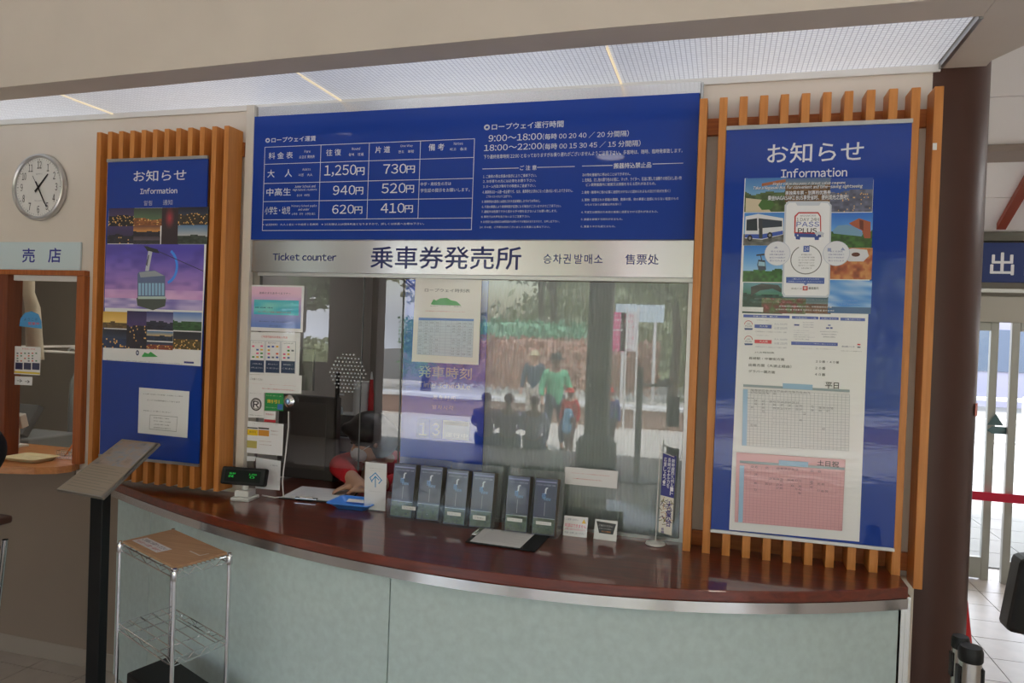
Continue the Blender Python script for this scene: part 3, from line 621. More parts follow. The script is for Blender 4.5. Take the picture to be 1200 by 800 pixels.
ttable((68, 396), (558, 430), (546, 722), (60, 684), 28, 20, (224, 168, 172), (196, 140, 146), 2,
       [(.07, .035, (3, 4, 7, 10, 11, 12, 13, 14, 15, 19, 21)), (.14, .008, (1, 2, 3)), (.19, .035, (4,)), (.24, .035, (8, 9, 10, 11, 13, 14, 15, 16, 19)), (.27, .035, (11, 19, 21, 22)), (.33, .035, (4, 7, 8, 10, 11, 14, 16, 19)), (.38, .035, (10, 11, 15, 16, 21, 22, 23)), (.44, .035, (4, 16))])
p.t('土日祝', *q3(430, 394), *q3(530, 428), DK, .02)
pt = p.build('bus_poster', None, M_lam); tag(pt, 'long white poster with bus pass advert and two bus timetables on the right blue board', 'poster')

# ================================================================== TICKET WINDOW
tw = struct_root('window_1', (-1.05, W, CT))
fm = MB(); y0, y1 = W-.035, W+.02
fm.box((-2.012, y0, CT), (-1.972, y1, 2.585)); fm.build('jamb', mat('cream_frame', (216, 208, 196), .5), tw, bevel=.002)
MB().box((-.109, y0, CT), (-.1, y1, 2.57)).build('jamb', M_alu, tw, bevel=.001)
MB().box((-1.971, W-.02, 2.535), (-.11, W+.005, 2.578)).build('head_rail', M_steel, tw, bevel=.001)
MB().box((-1.94, W-.02, 1.852), (-.11, W+.005, 1.866)).build('glazing_bead', M_alu, tw)
MB().box((-1.971, W-.01, CT), (-1.935, W+.01, 1.866)).build('glazing_channel', mat('dull_alu', (150, 146, 140), .4, .8), tw)
MB().box((-.126, W-.008, CT), (-.11, W+.008, 1.85)).build('glazing_channel', M_alu, tw)
MB().box((-1.21, W-.008, CT), (-.127, W+.008, CT+.012)).build('sill_rail', M_alu, tw)
def pane(x0, x1, z0, z1, Y=W): return MB().add([(x0, Y, z0), (x1, Y, z0), (x1, Y, z1), (x0, Y, z1)], [(0, 1, 2, 3)])
pane(-1.935, -1.442, 1.05, 1.852).build('glass_pane', M_glass, tw)
pane(-1.438, -1.262, 1.05, 1.852).build('glass_pane', M_glass, tw)
pane(-1.258, -.127, CT+.006, 1.852).build('glass_pane', M_glass, tw)
MB().box((-1.4415, W-.003, 1.05), (-1.4385, W+.003, 1.852)).build('glass_joint', mat('silicone', (96, 98, 98), .4), tw)
MB().box((-1.2625, W-.003, CT), (-1.2575, W+.003, 1.852)).build('glass_joint', MATS['silicone'], tw)
# speaking holes as small rings bored in the glass
hm = MB(); cxh = by(408, 437).x; czh = by(408, 437).z
for i in range(-5, 6):
    for j in range(-5, 6):
        x = cxh+i*.0165+(j % 2)*.008; z = czh+j*.0155
        if math.hypot(x-cxh, z-czh) < .085: hm.lathe([(.0034, -.004), (.0036, 0), (.0034, .002)], (x, W-.001, z), (0, 1, 0), 8)
tag(hm.build('speaking_holes', mat('hole_rim', (200, 204, 206), .3), tw), kind='stuff')
# blue fare sign board
sg = thing('fare_sign', (-1.04, W-.02, 2.008), 'wide blue fare and timetable sign above the ticket window', 'sign')
x0, x1, z0, z1 = -1.972, -.113, 2.006, 2.534
MB().box((x0, W-.03, z0), (x1, W-.021, z1)).build('sign_panel', mat('sign_blue', BLUE, .35, coat=.5), sg, bevel=.001)
p = Print((x0, W-.0305, z0)); p.rect(0, z1-z0, x1-x0, 0, BLUE)
z4 = lambda x, y: (280+x/4, 120+y/4); z5 = lambda x, y: (540+x/3.81, 120+y/3.81)
def T4(s_, a, b, c, d, bold=0): p.t(s_, *z4(a, b), *z4(c, d), LC, bold)
def T5(s_, a, b, c, d, bold=0): p.t(s_, *z5(a, b), *z5(c, d), LC, bold)
T4('◎ロープウェイ運賃', 125, 166, 360, 180, .018)
A = p.px(*z4(122, 210)); B = p.px(*z4(1105, 155)); C_ = p.px(*z4(1085, 588))
def lv(z): return p.px(*z)[1]
hl = [A[1]]+[lv(z4(*q)) for q in ((118, 290), (112, 380), (108, 465), (104, 550), (102, 600))]
vl = [A[0]]+[p.px(*z4(*q))[0] for q in ((385, 195), (612, 182), (852, 168), (1105, 155))]
for h in hl: p.uline((vl[0], h), (vl[-1], h), .0022, LC)
for k, v in enumerate(vl): p.uline((v, hl[0]), (v, hl[-1] if k in (0, 4) else hl[-2]), .0022, LC)
T4('料 金 表', 140, 235, 252, 262, .01); T4('Fare', 308, 224, 335, 235); T4('요금표 費用表', 283, 249, 355, 261)
T4('往 復', 410, 220, 478, 248, .01); T4('Round', 530, 211, 568, 222); T4('왕복　往返', 515, 238, 585, 249)
T4('片 道', 640, 207, 708, 235, .01); T4('One Way', 757, 199, 815, 210); T4('편도　単程', 748, 225, 820, 236)
T4('備 考', 890, 195, 962, 224, .01); T4('Notes', 1008, 187, 1050, 198); T4('비고　备注', 990, 213, 1068, 224)
T4('大　 人', 135, 316, 248, 349, .01); T4('Adults', 298, 308, 336, 318); T4('어른　大人', 280, 334, 345, 345)
T4('中高生', 130, 403, 243, 436, .01); T4('Junior School and', 262, 388, 358, 398); T4('High School students', 253, 405, 366, 415); T4('중고생　中学生', 272, 430, 332, 440)
T4('小学生・幼児', 123, 489, 240, 523, .01); T4('Primary School pupils', 247, 480, 365, 491); T4('and under', 278, 496, 330, 506); T4('소학생·유아　小学生 幼儿', 248, 517, 358, 527)
for s_, a, b, c, d, e, f, g, h in (('1,250', 402, 295, 550, 345, 552, 305, 588, 340), ('730', 678, 290, 785, 332, 787, 297, 824, 330), ('940', 442, 390, 545, 432, 548, 397, 582, 431), ('520', 670, 380, 782, 424, 785, 388, 820, 423), ('620', 438, 480, 540, 521, 543, 488, 578, 521), ('410', 666, 473, 776, 517, 779, 482, 815, 516)):
    T4(s_, a, b, c, d, .006); T4('円', e, f, g, h, .02)
T4('中学・高校生の方は', 852, 375, 995, 388); T4('学生証の提示をお願いします。', 852, 404, 1082, 417)
T4('※幼児特例：大人１名につき幼児１名無料　※15名様以上は団体料金となりますので、詳しくは係員へお尋ね下さい。', 112, 568, 868, 573)
T5('◎ロープウェイ運行時間', 105, 97, 458, 110, .018)
T5('9:00～18:00', 125, 146, 362, 166, .008); T5('（毎時 00 20 40 ／ 20 分間隔）', 366, 140, 750, 152, .006)
T5('18:00～22:00', 105, 190, 362, 208, .008); T5('（毎時 00 15 30 45 ／ 15 分間隔）', 366, 184, 802, 196, .006)
T5('下り最終発車時刻 22:00 となっておりますがお乗り遅れがございませんようご注意下さい。多客時は、随時、臨時発車致します。', 103, 234, 990, 224)
T5('ご 注 意', 265, 282, 338, 301, .015); T5('搬器持込禁止品', 683, 271, 850, 291, .015)
for a, b, c, d in ((98, 297, 258, 293), (342, 290, 508, 286), (543, 284, 677, 281), (858, 275, 992, 271)): p.line(*z5(a, b), *z5(c, d), .0022, LC)
nl = [('1. ご乗車の際は係員の指示によりご乗車下さい。', 100, 325, 338), ('2. お年寄りの方にはお席をお譲り下さい。', 100, 347, 335), ('3. ホーム内及び車内での喫煙はご遠慮下さい。', 100, 370, 335), ('4. 乗車券はお一人様一枚必要です。なお、乗車券をお求めになった後の払い戻しはできません。', 98, 394, 500), ('ご了承くださいますようご注意下さい。', 115, 416, 228),
      ('5. 発車時刻の直前には改札口が大変混雑致しますのでお早めに。', 95, 438, 355), ('6. 不測の事態により発車時間が変更になる場合がございますのでご了承下さい。', 95, 461, 448), ('7. 運転中は危険ですから窓から手や顔を出さないようお願い致します。', 93, 483, 430), ('8. 車内では大声を出さないようご注意下さい。', 92, 506, 308), ('9. お手回り品は係員又は駅係員がお預かりする場合がありますので、お申し出下さい。', 90, 529, 440), ('10. その他、ご不明な点がございましたら係員にお尋ね下さい。', 85, 553, 398)]
for s_, a, b, c in nl: T5(s_, a, b-1, c, b+9-(c-a)*.006)
nr = [('次の物を搬器内に持込むことはできません。', 543, 318, 758), ('1. 危険品、刃し物の類で他のお客に、マッチ、ライター、石油に類した油類その他引火し易い物', 543, 340, 985), ('ビン類等搬器内に破損又は損傷を与える恐れがあるもの。', 560, 362, 870), ('2. 動物（乗車中に他のお客に迷惑をかけないと認められるもの及び介助犬を除く）', 541, 396, 935), ('3. 薬物（密閉された容器の薬類、農薬の類、他の乗客に迷惑にならない程度のもの', 540, 430, 972), ('のものであり必要量以内を除く）', 555, 452, 715), ('4. 不潔又は臭気のため他の乗客に迷惑をかける恐れがあるもの。', 538, 486, 880), ('5. 搬器を破損する恐れがあるもの。', 537, 518, 722), ('6. 重量３キロを超えるもの。', 536, 550, 690)]
for s_, a, b, c in nr: T5(s_, a, b-1, c, b+9-(c-a)*.008)
p.build('sign_print', sg, M_sign)
# stainless header band
hb = thing('header_band', (-1.04, W-.02, 1.87), 'brushed steel header band with blue ticket office lettering', 'sign')
MB().box((-1.972, W-.026, 1.8665), (-.112, W-.005, 2.004)).build('steel_panel', M_steel, hb, bevel=.0015)
p = Print((-1.972, W-.0266, 1.87)); NV = (26, 34, 104)
for a_ in (('Ticket counter', *z4(160, 706), *z4(455, 742), NV, .03), ('乗車券発売所', 435, 288.5, 610, 316, NV, .02), ('승차권', *z5(370, 676), *z5(490, 720), NV, .008), ('발매소', *z5(508, 677), *z5(632, 721), NV, .008), ('售票处', *z5(735, 677), *z5(882, 724), NV, .012)):
    p = Print((-1.972, W-.0266, 1.87)); p.t(*a_); p.build('lettering', hb, M_pap)
# ribbed polycarbonate sheet behind the right pane
pc = MB(); xa, xb = -.918, -.13; n = 120; vs = []
for i in range(n+1):
    x = xa+(xb-xa)*i/n; y = W+.034+(.0014 if i % 2 else 0); vs += [(x, y, CT+.004), (x, y, 1.85)]
pc.add(vs, [(2*i, 2*i+2, 2*i+3, 2*i+1) for i in range(n)])
o = pc.build('ribbed_screen', mat('milky_polycarbonate', (200, 203, 203), .6, noise=.02, nscale=5), None, at=(-.52, W+.034, CT)); tag(o, 'milky ribbed plastic sheet behind the right glass pane', 'screen')
# blue timetable panel behind the glass
ts = thing('timetable_board', (-1.07, W+.02, CT), 'blue time schedule panel with departure digits behind the glass', 'sign')
MB().box((-1.262, W+.022, .975), (-.905, W+.03, 1.848)).build('panel', mat('panel_blue', (44, 96, 232), .35), ts)
p = Print((-1.262, W+.0215, .975)); p.rect(0, .873, .357, 0, (44, 96, 232))
z6 = lambda x, y: (470+x/5.33, 400+y/5.33)
p.t('発車時刻', *z6(110, 150), *z6(440, 240), (240, 242, 248), .02); p.t('Time schedule', *z6(112, 248), *z6(432, 302), (220, 226, 240), .006)
p.t('发车时间', *z6(197, 332), *z6(338, 370), (200, 210, 235)); p.t('발차시각', *z6(195, 394), *z6(326, 430), (200, 210, 235))
p.build('panel_print', ts, M_pan)
for k, (dg_, a, b) in enumerate((('1', (100, 478), (174, 606)), ('3', (182, 482), (252, 606)))):
    q = Print((-1.262, W+.0195, .975)); (a0, b0), (c0, d0) = q.px(*z6(*a)), q.px(*z6(*b)); q.rect(a0, b0, c0, d0, (92, 126, 220)); q.t(dg_, *z6(a[0]+14, a[1]+28), *z6(b[0]-12, b[1]-18), (245, 246, 250), .02); q.build('digit_card', ts, M_pap)
q = Print((-1.262, W+.0195, .975)); q.r(*z6(262, 490), *z6(424, 620), (206, 212, 226)); q.r(*z6(268, 498), *z6(420, 530), (150, 146, 130)); q.t('運行中', *z6(276, 566), *z6(414, 606), (245, 246, 250), .02); q.build('status_card', ts, M_pap)
# timetable sheet hung in front of it (ropeway times)
p = Print((-1.2, W-.0028, 1.5)); z7 = lambda x, y: (480+x/7.27, 320+y/7.27)
p.ppoly([z7(52, 42), z7(616, 58), z7(588, 782), z7(18, 752)], (236, 234, 228))
p.t('ロープウェイ時刻表', *z7(130, 128), *z7(514, 166), (90, 90, 92), .005)
p.ppoly([z7(*q) for q in ((180, 264), (204, 222), (226, 232), (262, 214), (318, 210), (352, 230), (400, 240), (440, 276), (200, 270))], (80, 170, 90)); p.t('長崎ロープウェイ　稲佐山', *z7(176, 274), *z7(440, 288), (70, 80, 90))
p.t('（多客時には随時運行いたします）', *z7(132, 318), *z7(470, 334), (200, 60, 60), .01)
p.ppoly([z7(*q) for q in ((78, 378), (548, 390), (546, 408), (76, 400))], (90, 130, 200)); p.ppoly([z7(*q) for q in ((76, 402), (546, 410), (534, 716), (62, 690))], (206, 218, 230))
for i in range(11):
    f = i/10; A = z7(76+f*470, 402+8*f); B = z7(62+f*472, 690+26*f); p.line(*A, *B, .0007, (150, 165, 190))
for k in range(13):
    f = k/12; A = z7(76-14*f, 402+288*f); B = z7(546-12*f, 410+306*f); p.line(*A, *B, .0007, (150, 165, 190))
for k in range(12):
    for i in range(10):
        if i in (4, 5) and k > 2: continue
        x = 84+i*47-k; y = 410+k*24+i*1.5
        if vn(i, k, 5) > .25: p.t('%02d' % (vn(i, k)*59), *z7(x, y), *z7(x+24, y+14), (120, 130, 150))
pt = p.build('timetable_sheet', None, M_lam); tag(pt, 'white ropeway timetable sheet with green mountain at top of the blue panel', 'paper sheet')

# ---- sheets taped inside the left pane
def sheet(pts, col, label, draw, name='notice_sheet', cat='paper sheet', Y=W-.0125, m=None, group=None):
    c = by(*pts[3], Y); p = Print(c); p.ppoly(pts, col); draw(p); o = p.build(name, None, m or M_lam); tag(o, label, cat, group); return o
z8 = lambda x, y: (280+x/5.71, 320+y/5.71); z9 = lambda x, y: (280+x/5, 440+y/5)
def d1(p):
    def g(u, v):
        c = mixc((120, 150, 220), (240, 190, 220), v*1.3-.1); return mixc(c, (250, 230, 240), .5*sn(u*4, v*4, 40)*(v > .75))
    p.img(*z8(84, 88), *z8(412, 372), g, 20, 24)
    def w(u, v): return mixc((60, 190, 220), (150, 230, 220), sn(u*3, v*3, 41))
    p.img(*z8(102, 176), *z8(398, 284), w, 20, 10)
    p.t('温泉のまちあそべるマナー', *z8(136, 124), *z8(346, 144), (70, 60, 90)); p.t('長崎県・観光連盟　共通の券', *z8(108, 224), *z8(226, 236), (20, 60, 110), .02); p.t('ロープウェイ利用で割引となります', *z8(130, 252), *z8(348, 270), (200, 70, 70), .01)
    p.t('購入は各窓口　お問い合わせは受付まで', *z8(136, 318), *z8(340, 332), (60, 60, 100)); p.t('公式サイトをご覧ください', *z8(200, 346), *z8(290, 360), (80, 80, 130))
sheet([z8(74, 78), z8(438, 84), z8(426, 396), z8(60, 384)], (236, 236, 238), 'pink and blue notice sheet, topmost on the left window pane', d1)
def d2(p):
    p.t('ご利用可能なお支払い方法', *z8(150, 416), *z8(324, 438), (210, 60, 60), .02)
    for k, h in enumerate(('クレジットカード', '電子マネー', 'QR決済')):
        x = 76+k*104; p.ppoly([z8(x, 448+k*3), z8(x+98, 451+k*3), z8(x+94, 668+k*3), z8(x-4, 664+k*3)], (180, 186, 194)); p.ppoly([z8(x+3, 451+k*3), z8(x+95, 454+k*3), z8(x+91, 584+k*3), z8(x, 580+k*3)], (240, 240, 240)); p.ppoly([z8(x, 580+k*3), z8(x+91, 584+k*3), z8(x+89, 664+k*3), z8(x-2, 660+k*3)], (34, 56, 92))
        p.t(h, *z8(x+14, 458+k*3), *z8(x+80, 470+k*3), (60, 60, 70)); p.t(['ご利用の際は', '端末にかざして', '画面を提示して'][k], *z8(x+14, 600+k*3), *z8(x+78, 612+k*3), (220, 225, 235)); p.t(['お申し出ください', 'ください', 'ください'][k], *z8(x+6, 625+k*3), *z8(x+84, 640+k*3), (220, 225, 235))
        for i in range(3):
            for j2 in range(4):
                if vn(i, j2, k+50) > .3:
                    c = [(220, 90, 40), (230, 180, 40), (60, 140, 60), (60, 90, 170), (230, 90, 140), (110, 120, 130)][int(vn(i, j2, k+9)*6)]
                    a = z8(x+12+i*28, 482+j2*24+k*3); b = z8(x+28+i*28, 494+j2*24+k*3); p.r(*a, *b, c)
sheet([z8(70, 392), z8(412, 400), z8(402, 684), z8(60, 676)], (240, 240, 240), 'payment methods sheet with three dark blue boxes on the left window pane', d2)
def d3(p):
    p.t('ご注意ください', *z8(76, 700), *z8(160, 718), (70, 50, 50)); p.t('クレジットカード・電子マネー・QR決済では', *z8(68, 734), *z8(380, 756), (200, 50, 50), .02); p.t('払い戻し返金はできません。', *z8(156, 766), *z8(374, 788), (200, 50, 50), .02)
sheet([z8(54, 678), z8(422, 684), z8(418, 806), z8(44, 796)], (240, 240, 240), 'white slip with red warning text below the payment sheet', d3, Y=W-.0138)
def d4(p):
    a = z9(100, 168); p.ring(a[0], a[1], .028, .006, (60, 54, 56)); p.ring(a[0], a[1], .020, .002, (60, 54, 56)); p.t('R', a[0]-3.2, a[1]-4, a[0]+3.2, a[1]+4, (50, 46, 50), .05); p.t('ご利用いただけます', *z9(58, 226), *z9(138, 238), (50, 50, 56)); p.t('ICカード', *z9(64, 100), *z9(130, 108), (120, 120, 120))
sheet([z9(50, 98), z9(148, 98), z9(146, 248), z9(44, 244)], (238, 238, 238), 'small white card with a round black emblem on the left pane', d4, 'sticker', 'sticker')
def d5(p):
    p.t('ハイカード', *z9(160, 112), *z9(250, 124), (235, 240, 200)); p.t('割引', *z9(166, 138), *z9(236, 164), (240, 200, 60), .02); p.r(*z9(226, 166), *z9(256, 200), (60, 120, 200)); p.t('対象カードをご提示ください', *z9(158, 182), *z9(222, 192), (230, 240, 220))
sheet([z9(156, 98), z9(262, 100), z9(260, 208), z9(150, 204)], (40, 150, 80), 'green coupon card behind the round glass-mounted microphone', d5, 'sticker', 'sticker')
def d6(p): p.t('障害者割引', *z9(158, 220), *z9(206, 234), (190, 110, 110)); p.ppoly([z9(148, 254), z9(216, 260), z9(214, 276), z9(146, 270)], (190, 40, 50))
sheet([z9(148, 206), z9(216, 210), z9(214, 276), z9(146, 270)], (240, 238, 238), 'little white slip with red bottom edge below the green card', d6, 'sticker', 'sticker')
def d7(p):
    p.t('一緒に使えてお得な割引のご案内', *z9(76, 276), *z9(230, 290), (60, 70, 110), .01); p.r(*z9(48, 300), *z9(110, 312), (60, 50, 40)); p.r(*z9(48, 312), *z9(110, 352), (240, 200, 30)); p.r(*z9(114, 302), *z9(176, 316), (60, 40, 30)); p.r(*z9(114, 316), *z9(176, 356), (220, 150, 50)); p.t('割引', *z9(60, 322), *z9(98, 338), (120, 60, 20))
    p.r(*z9(46, 378), *z9(104, 426), (190, 176, 96))
    for k, s_ in enumerate(('観光施設を巡って', 'お得に楽しもう', '', '館内施設の利用券', '対象店舗')):
        if s_: p.t(s_, *z9(120+(k < 2)*68, 320+k*20), *z9(190+(k < 2)*40, 330+k*20), (150, 90, 80))
    p.t('割引券の対象は大人と小児のみです', *z9(64, 362), *z9(206, 374), (190, 90, 90))
sheet([z9(44, 264), z9(262, 284), z9(254, 470), z9(36, 450)], (238, 238, 240), 'white sheet with yellow and orange discount boxes on the left pane', d7, Y=W-.0138)
sheet([z9(36, 470), z9(100, 474), z9(94, 500), z9(34, 500)], (232, 232, 236), 'plain white strip just above the green customer display', lambda p: None, 'paper_strip', 'paper', Y=W-.0122)
# ---- round intercom on the glass with its cable
c = by(338, 470, W-.02); t = thing('window_intercom', (c.x, W, c.z), 'round chrome speaker fixed on the left glass pane', 'intercom')
MB().lathe([(.022, 0), (.026, .006), (.026, .014), (.018, .02), (.014, .022)], (c.x, W-.004, c.z), (0, -1, 0), 28).build('body', M_chrome, t, smooth=True)
MB().lathe([(.012, 0), (.011, .006), (.003, .008)], (c.x, W-.026, c.z), (0, -1, 0), 20).build('knob', mat('pale_blue_metal', (150, 180, 215), .2, .8), t, smooth=True)
k1 = [by(338, 482, W-.006), by(338, 500, W-.006), by(335, 530, W-.006), by(332, 552, W-.006), by(331, 565, W-.008)]; k1 += [Vector((k1[-1].x+.012, W-.015, CT+.006)), Vector((k1[-1].x-.02, W-.03, CT+.004)), Vector((k1[-1].x-.09, W-.02, CT+.004))]
MB().tube(k1, .003, 8).build('cable', M_white, t, smooth=True)
c = by(360, 432, W+.02); t = thing('leaflet_pocket', (c.x, W+.02, c.z-.08), 'hazy clear leaflet pocket hung inside, right of the payment sheet', 'holder')
a, b = by(352, 408, W+.02), by(367, 458, W+.02)
MB().box((a.x-.03, W+.012, b.z), (b.x, W+.03, a.z)).build('pocket', mat('hazy_plastic', (186, 184, 174), .3, alpha=.55), t, bevel=.002)

# ================================================================== THINGS ON THE COUNTER
def card(p0, p1, h, lean, th, name, m, parent):  # upright leaning rectangular sheet between two base points
    p0, p1 = Vector(p0), Vector(p1); u = (p1-p0).normalized(); up = Vector((0, 0, 1)); n = u.cross(up)  # n towards the camera
    v = (up*math.cos(lean)-n*math.sin(lean)).normalized(); return p0, u, v, u.cross(v), (p1-p0).length
# customer display
t = thing('customer_display', bz(287, 585), 'black customer display with green digits on a white base', 'display')
b0 = t.location.copy(); u = Vector((1, .12, 0)).normalized(); n = Vector((.12, -1, 0)).normalized()
MB().obox(b0+Vector((0, 0, .008)), u*.043, n*.045, (0, 0, .008)).build('base', M_white, t, bevel=.005)
MB().obox(b0+Vector((0, 0, .03)), u*.032, n*.032, (0, 0, .014)).build('pedestal', M_white, t, bevel=.004)
MB().tube([b0+Vector((0, 0, .04)), b0+Vector((0, 0, .07))], .014, 14).build('neck', M_white, t, smooth=True)
hc = b0+Vector((.004, -.012, .1)); up2 = (Vector((0, 0, 1))-n*-.25).normalized(); up2 = Vector((-.02, .22, 1)).normalized(); n2 = u.cross(up2)
MB().obox(hc, u*.1, up2*.037, n2*.017).build('head', M_black, t, bevel=.009, seg=3)
q = Print(hc-u*.08-up2*.024+n2*.0175, u, up2); q.rect(0, .048, .16, 0, (10, 16, 10)); q.build('screen', t, printmat('dark_screen', .45, 0, spec=.2))
for k, (s_, a, b, c_, d) in enumerate((('合計', .018, .037, .048, .030), ('ENE', .018, .026, .04, .018), ('1,250', .108, .037, .142, .029), ('0', .112, .026, .134, .018))): q = Print(hc-u*.08-up2*.024+n2*.0178, u, up2); q.tu(s_, a, b, c_, d, (40, 220, 80)); q.build('digits', t, mat('lit_green_digits', (30, 200, 70), .5, emit=.35))
# white leaflet rack leaning on glass right behind display
def d8(p): p.t('ご案内', *z9(180, 520), *z9(226, 532), (150, 150, 160))
t = sheet([z9(100, 478), z9(246, 500), z9(240, 672), z9(96, 660)], (228, 230, 234), 'white acrylic sign standing behind the green customer display', d8, 'standing_sign', 'sign', Y=2.735, m=M_pap)
# clipboards
def clipboard(a, b, c, d, label, board_m, paperq, clipat):
    o = (Vector(a)+Vector(b)+Vector(c)+Vector(d))/4; t = thing('clipboard', (o.x, o.y, CT+.0005), label, 'clipboard')
    P = [Vector(q) for q in (a, b, c, d)]   # front-left, front-right, back-right, back-left
    MB().prism([q+Vector((0, 0, .001)) for q in P], (0, 0, .004)).build('board', board_m, t, bevel=.0015)
    def L_(s, r): return (P[0]*(1-s)+P[1]*s)*(1-r)+(P[3]*(1-s)+P[2]*s)*r
    pq = [L_(*k) for k in paperq]; MB().prism([q+Vector((0, 0, .0052)) for q in pq], (0, 0, .0012)).build('paper', M_paper, t)
    u = (pq[1]-pq[0]).normalized(); v = (pq[3]-pq[0]).normalized(); v = (v-u*v.dot(u)).normalized(); q = Print(pq[0]+Vector((0, 0, .0066)), u, v); w_, h_ = (pq[1]-pq[0]).length, (pq[3]-pq[0]).length
    for k in range(14): q.rect(w_*.1, h_*(.9-k*.055)+.001, w_*(.9 if k % 3 else .7), h_*(.9-k*.055), (170, 160, 165))
    q.build('printed_lines', t, M_pap)
    s, r, ax = clipat; cc = L_(s, r); uu = (L_(min(1, s+.1), r)-L_(s-.1 if s > .1 else 0, r)).normalized() if ax == 'u' else (L_(s, min(1, r+.1))-L_(s, max(0, r-.1))).normalized(); vv = Vector((-uu.y, uu.x, 0))
    MB().obox(cc+Vector((0, 0, .010)), uu*.05, vv*.010, (0, 0, .003)).build('clip', M_chrome, t, bevel=.002)
    MB().tube([cc-uu*.03+Vector((0, 0, .014)), cc+uu*.03+Vector((0, 0, .014))], .004, 8).build('clip_spring', M_chrome, t, smooth=True)
    return t
z_ = lambda x, y: (240+x/4, 480+y/4)
clipboard(bz(*z_(345, 418)), bz(*z_(590, 438)), bz(*z_(700, 385)), bz(*z_(450, 362)), 'clipboard with form lying in the window pass-through, left of the blue tray', M_dark, ((0.02, .06), (.97, .06), (.98, .98), (.03, .98)), (.52, .03, 'u'))
z0_ = lambda x, y: (440+x/3, 500+y/3)
clipboard(bz(*z0_(315, 408)), bz(*z0_(560, 442)), bz(*z0_(612, 388)), bz(*z0_(370, 358)), 'black clipboard with papers lying in front of the brochure stands', M_black, ((.06, .05), (.78, .05), (.79, .97), (.07, .97)), (.04, .62, 'v'))
# blue cash tray
t = thing('cash_tray', bz(416, 594), 'blue plastic cash tray beside the pass-through', 'tray')
c = t.location.copy(); u = Vector((1, .05, 0)).normalized(); v = Vector((-.05, 1, 0)).normalized(); mb = MB(); vs = []; fs = []
def rr(hw, hd, z, r=.02, n=5):
    out = []
    for sx, sy, a0 in ((1, 1, 0), (-1, 1, PI/2), (-1, -1, PI), (1, -1, 1.5*PI)):
        for i in range(n):
            a = a0+PI/2*i/(n-1); out.append(c+u*(sx*(hw-r)+r*math.cos(a))+v*(sy*(hd-r)+r*math.sin(a))+Vector((0, 0, z)))
    return out
rings = [rr(.068, .05, .001), rr(.088, .070, .024), rr(.092, .074, .025), rr(.092, .074, .022), rr(.090, .072, .021), rr(.086, .068, .023), rr(.066, .048, .005)]
rings = [rr(.066, .048, .001), rr(.092, .072, .023), rr(.098, .078, .024), rr(.098, .078, .027), rr(.090, .070, .027), rr(.064, .046, .006)]
N = 20
for r_ in rings: vs += r_
for i in range(len(rings)-1):
    for k in range(N): fs.append((i*N+k, i*N+(k+1) % N, (i+1)*N+(k+1) % N, (i+1)*N+k))
fs += [tuple(reversed(range(N))), tuple(range((len(rings)-1)*N, len(rings)*N))]
mb.add(vs, fs).build('tray', mat('blue_plastic', (84, 156, 255), .35), t, smooth=30)
MB().obox(c+v*.038+Vector((0, 0, .0165)), u*.052, v*.012+Vector((0, 0, .0035)), (0, 0, .0006)).build('label_strip', M_paper, t)
# payment mark card in clear stand
t = thing('acrylic_card_stand', bz(438, 584), 'clear acrylic card stand with light blue arrow emblem', 'sign')
a, b = by(427, 583, 2.70), by(452, 585, 2.70); x0, x1 = a.x, b.x; zt = by(440, 542, 2.70).z
MB().box((x0-.002, 2.70, CT+.001), (x1+.002, 2.703, zt+.004)).build('acrylic_sheet', M_acryl2, t); MB().box((x0-.002, 2.68, CT), (x1+.002, 2.73, CT+.003)).build('foot', M_acryl2, t)
p = Print((x0, 2.6992, CT)); p.rect(0, zt-CT, x1-x0, .004, (236, 236, 238)); zz = lambda x, y: (380+x/4.44, 440+y/4.44)
for w_ in (0,):
    q = [zz(*k) for k in ((248, 552), (238, 530), (266, 506), (298, 544), (284, 560))]
    for s_, e_ in zip(q, q[1:]): p.line(*s_, *e_, .004, (40, 150, 210))
    p.line(*zz(266, 524), *zz(266, 578), .004, (40, 150, 210)); p.line(*zz(266, 524), *zz(250, 544), .004, (40, 150, 210)); p.line(*zz(266, 524), *zz(284, 542), .004, (40, 150, 210))
p.t('ご利用いただけます', *zz(234, 478), *zz(304, 488), (140, 144, 150)); p.t('お会計の際に', *zz(240, 492), *zz(300, 500), (150, 154, 160)); p.t('お知らせください', *zz(234, 598), *zz(304, 608), (150, 154, 160)); p.build('card', t, M_pap)

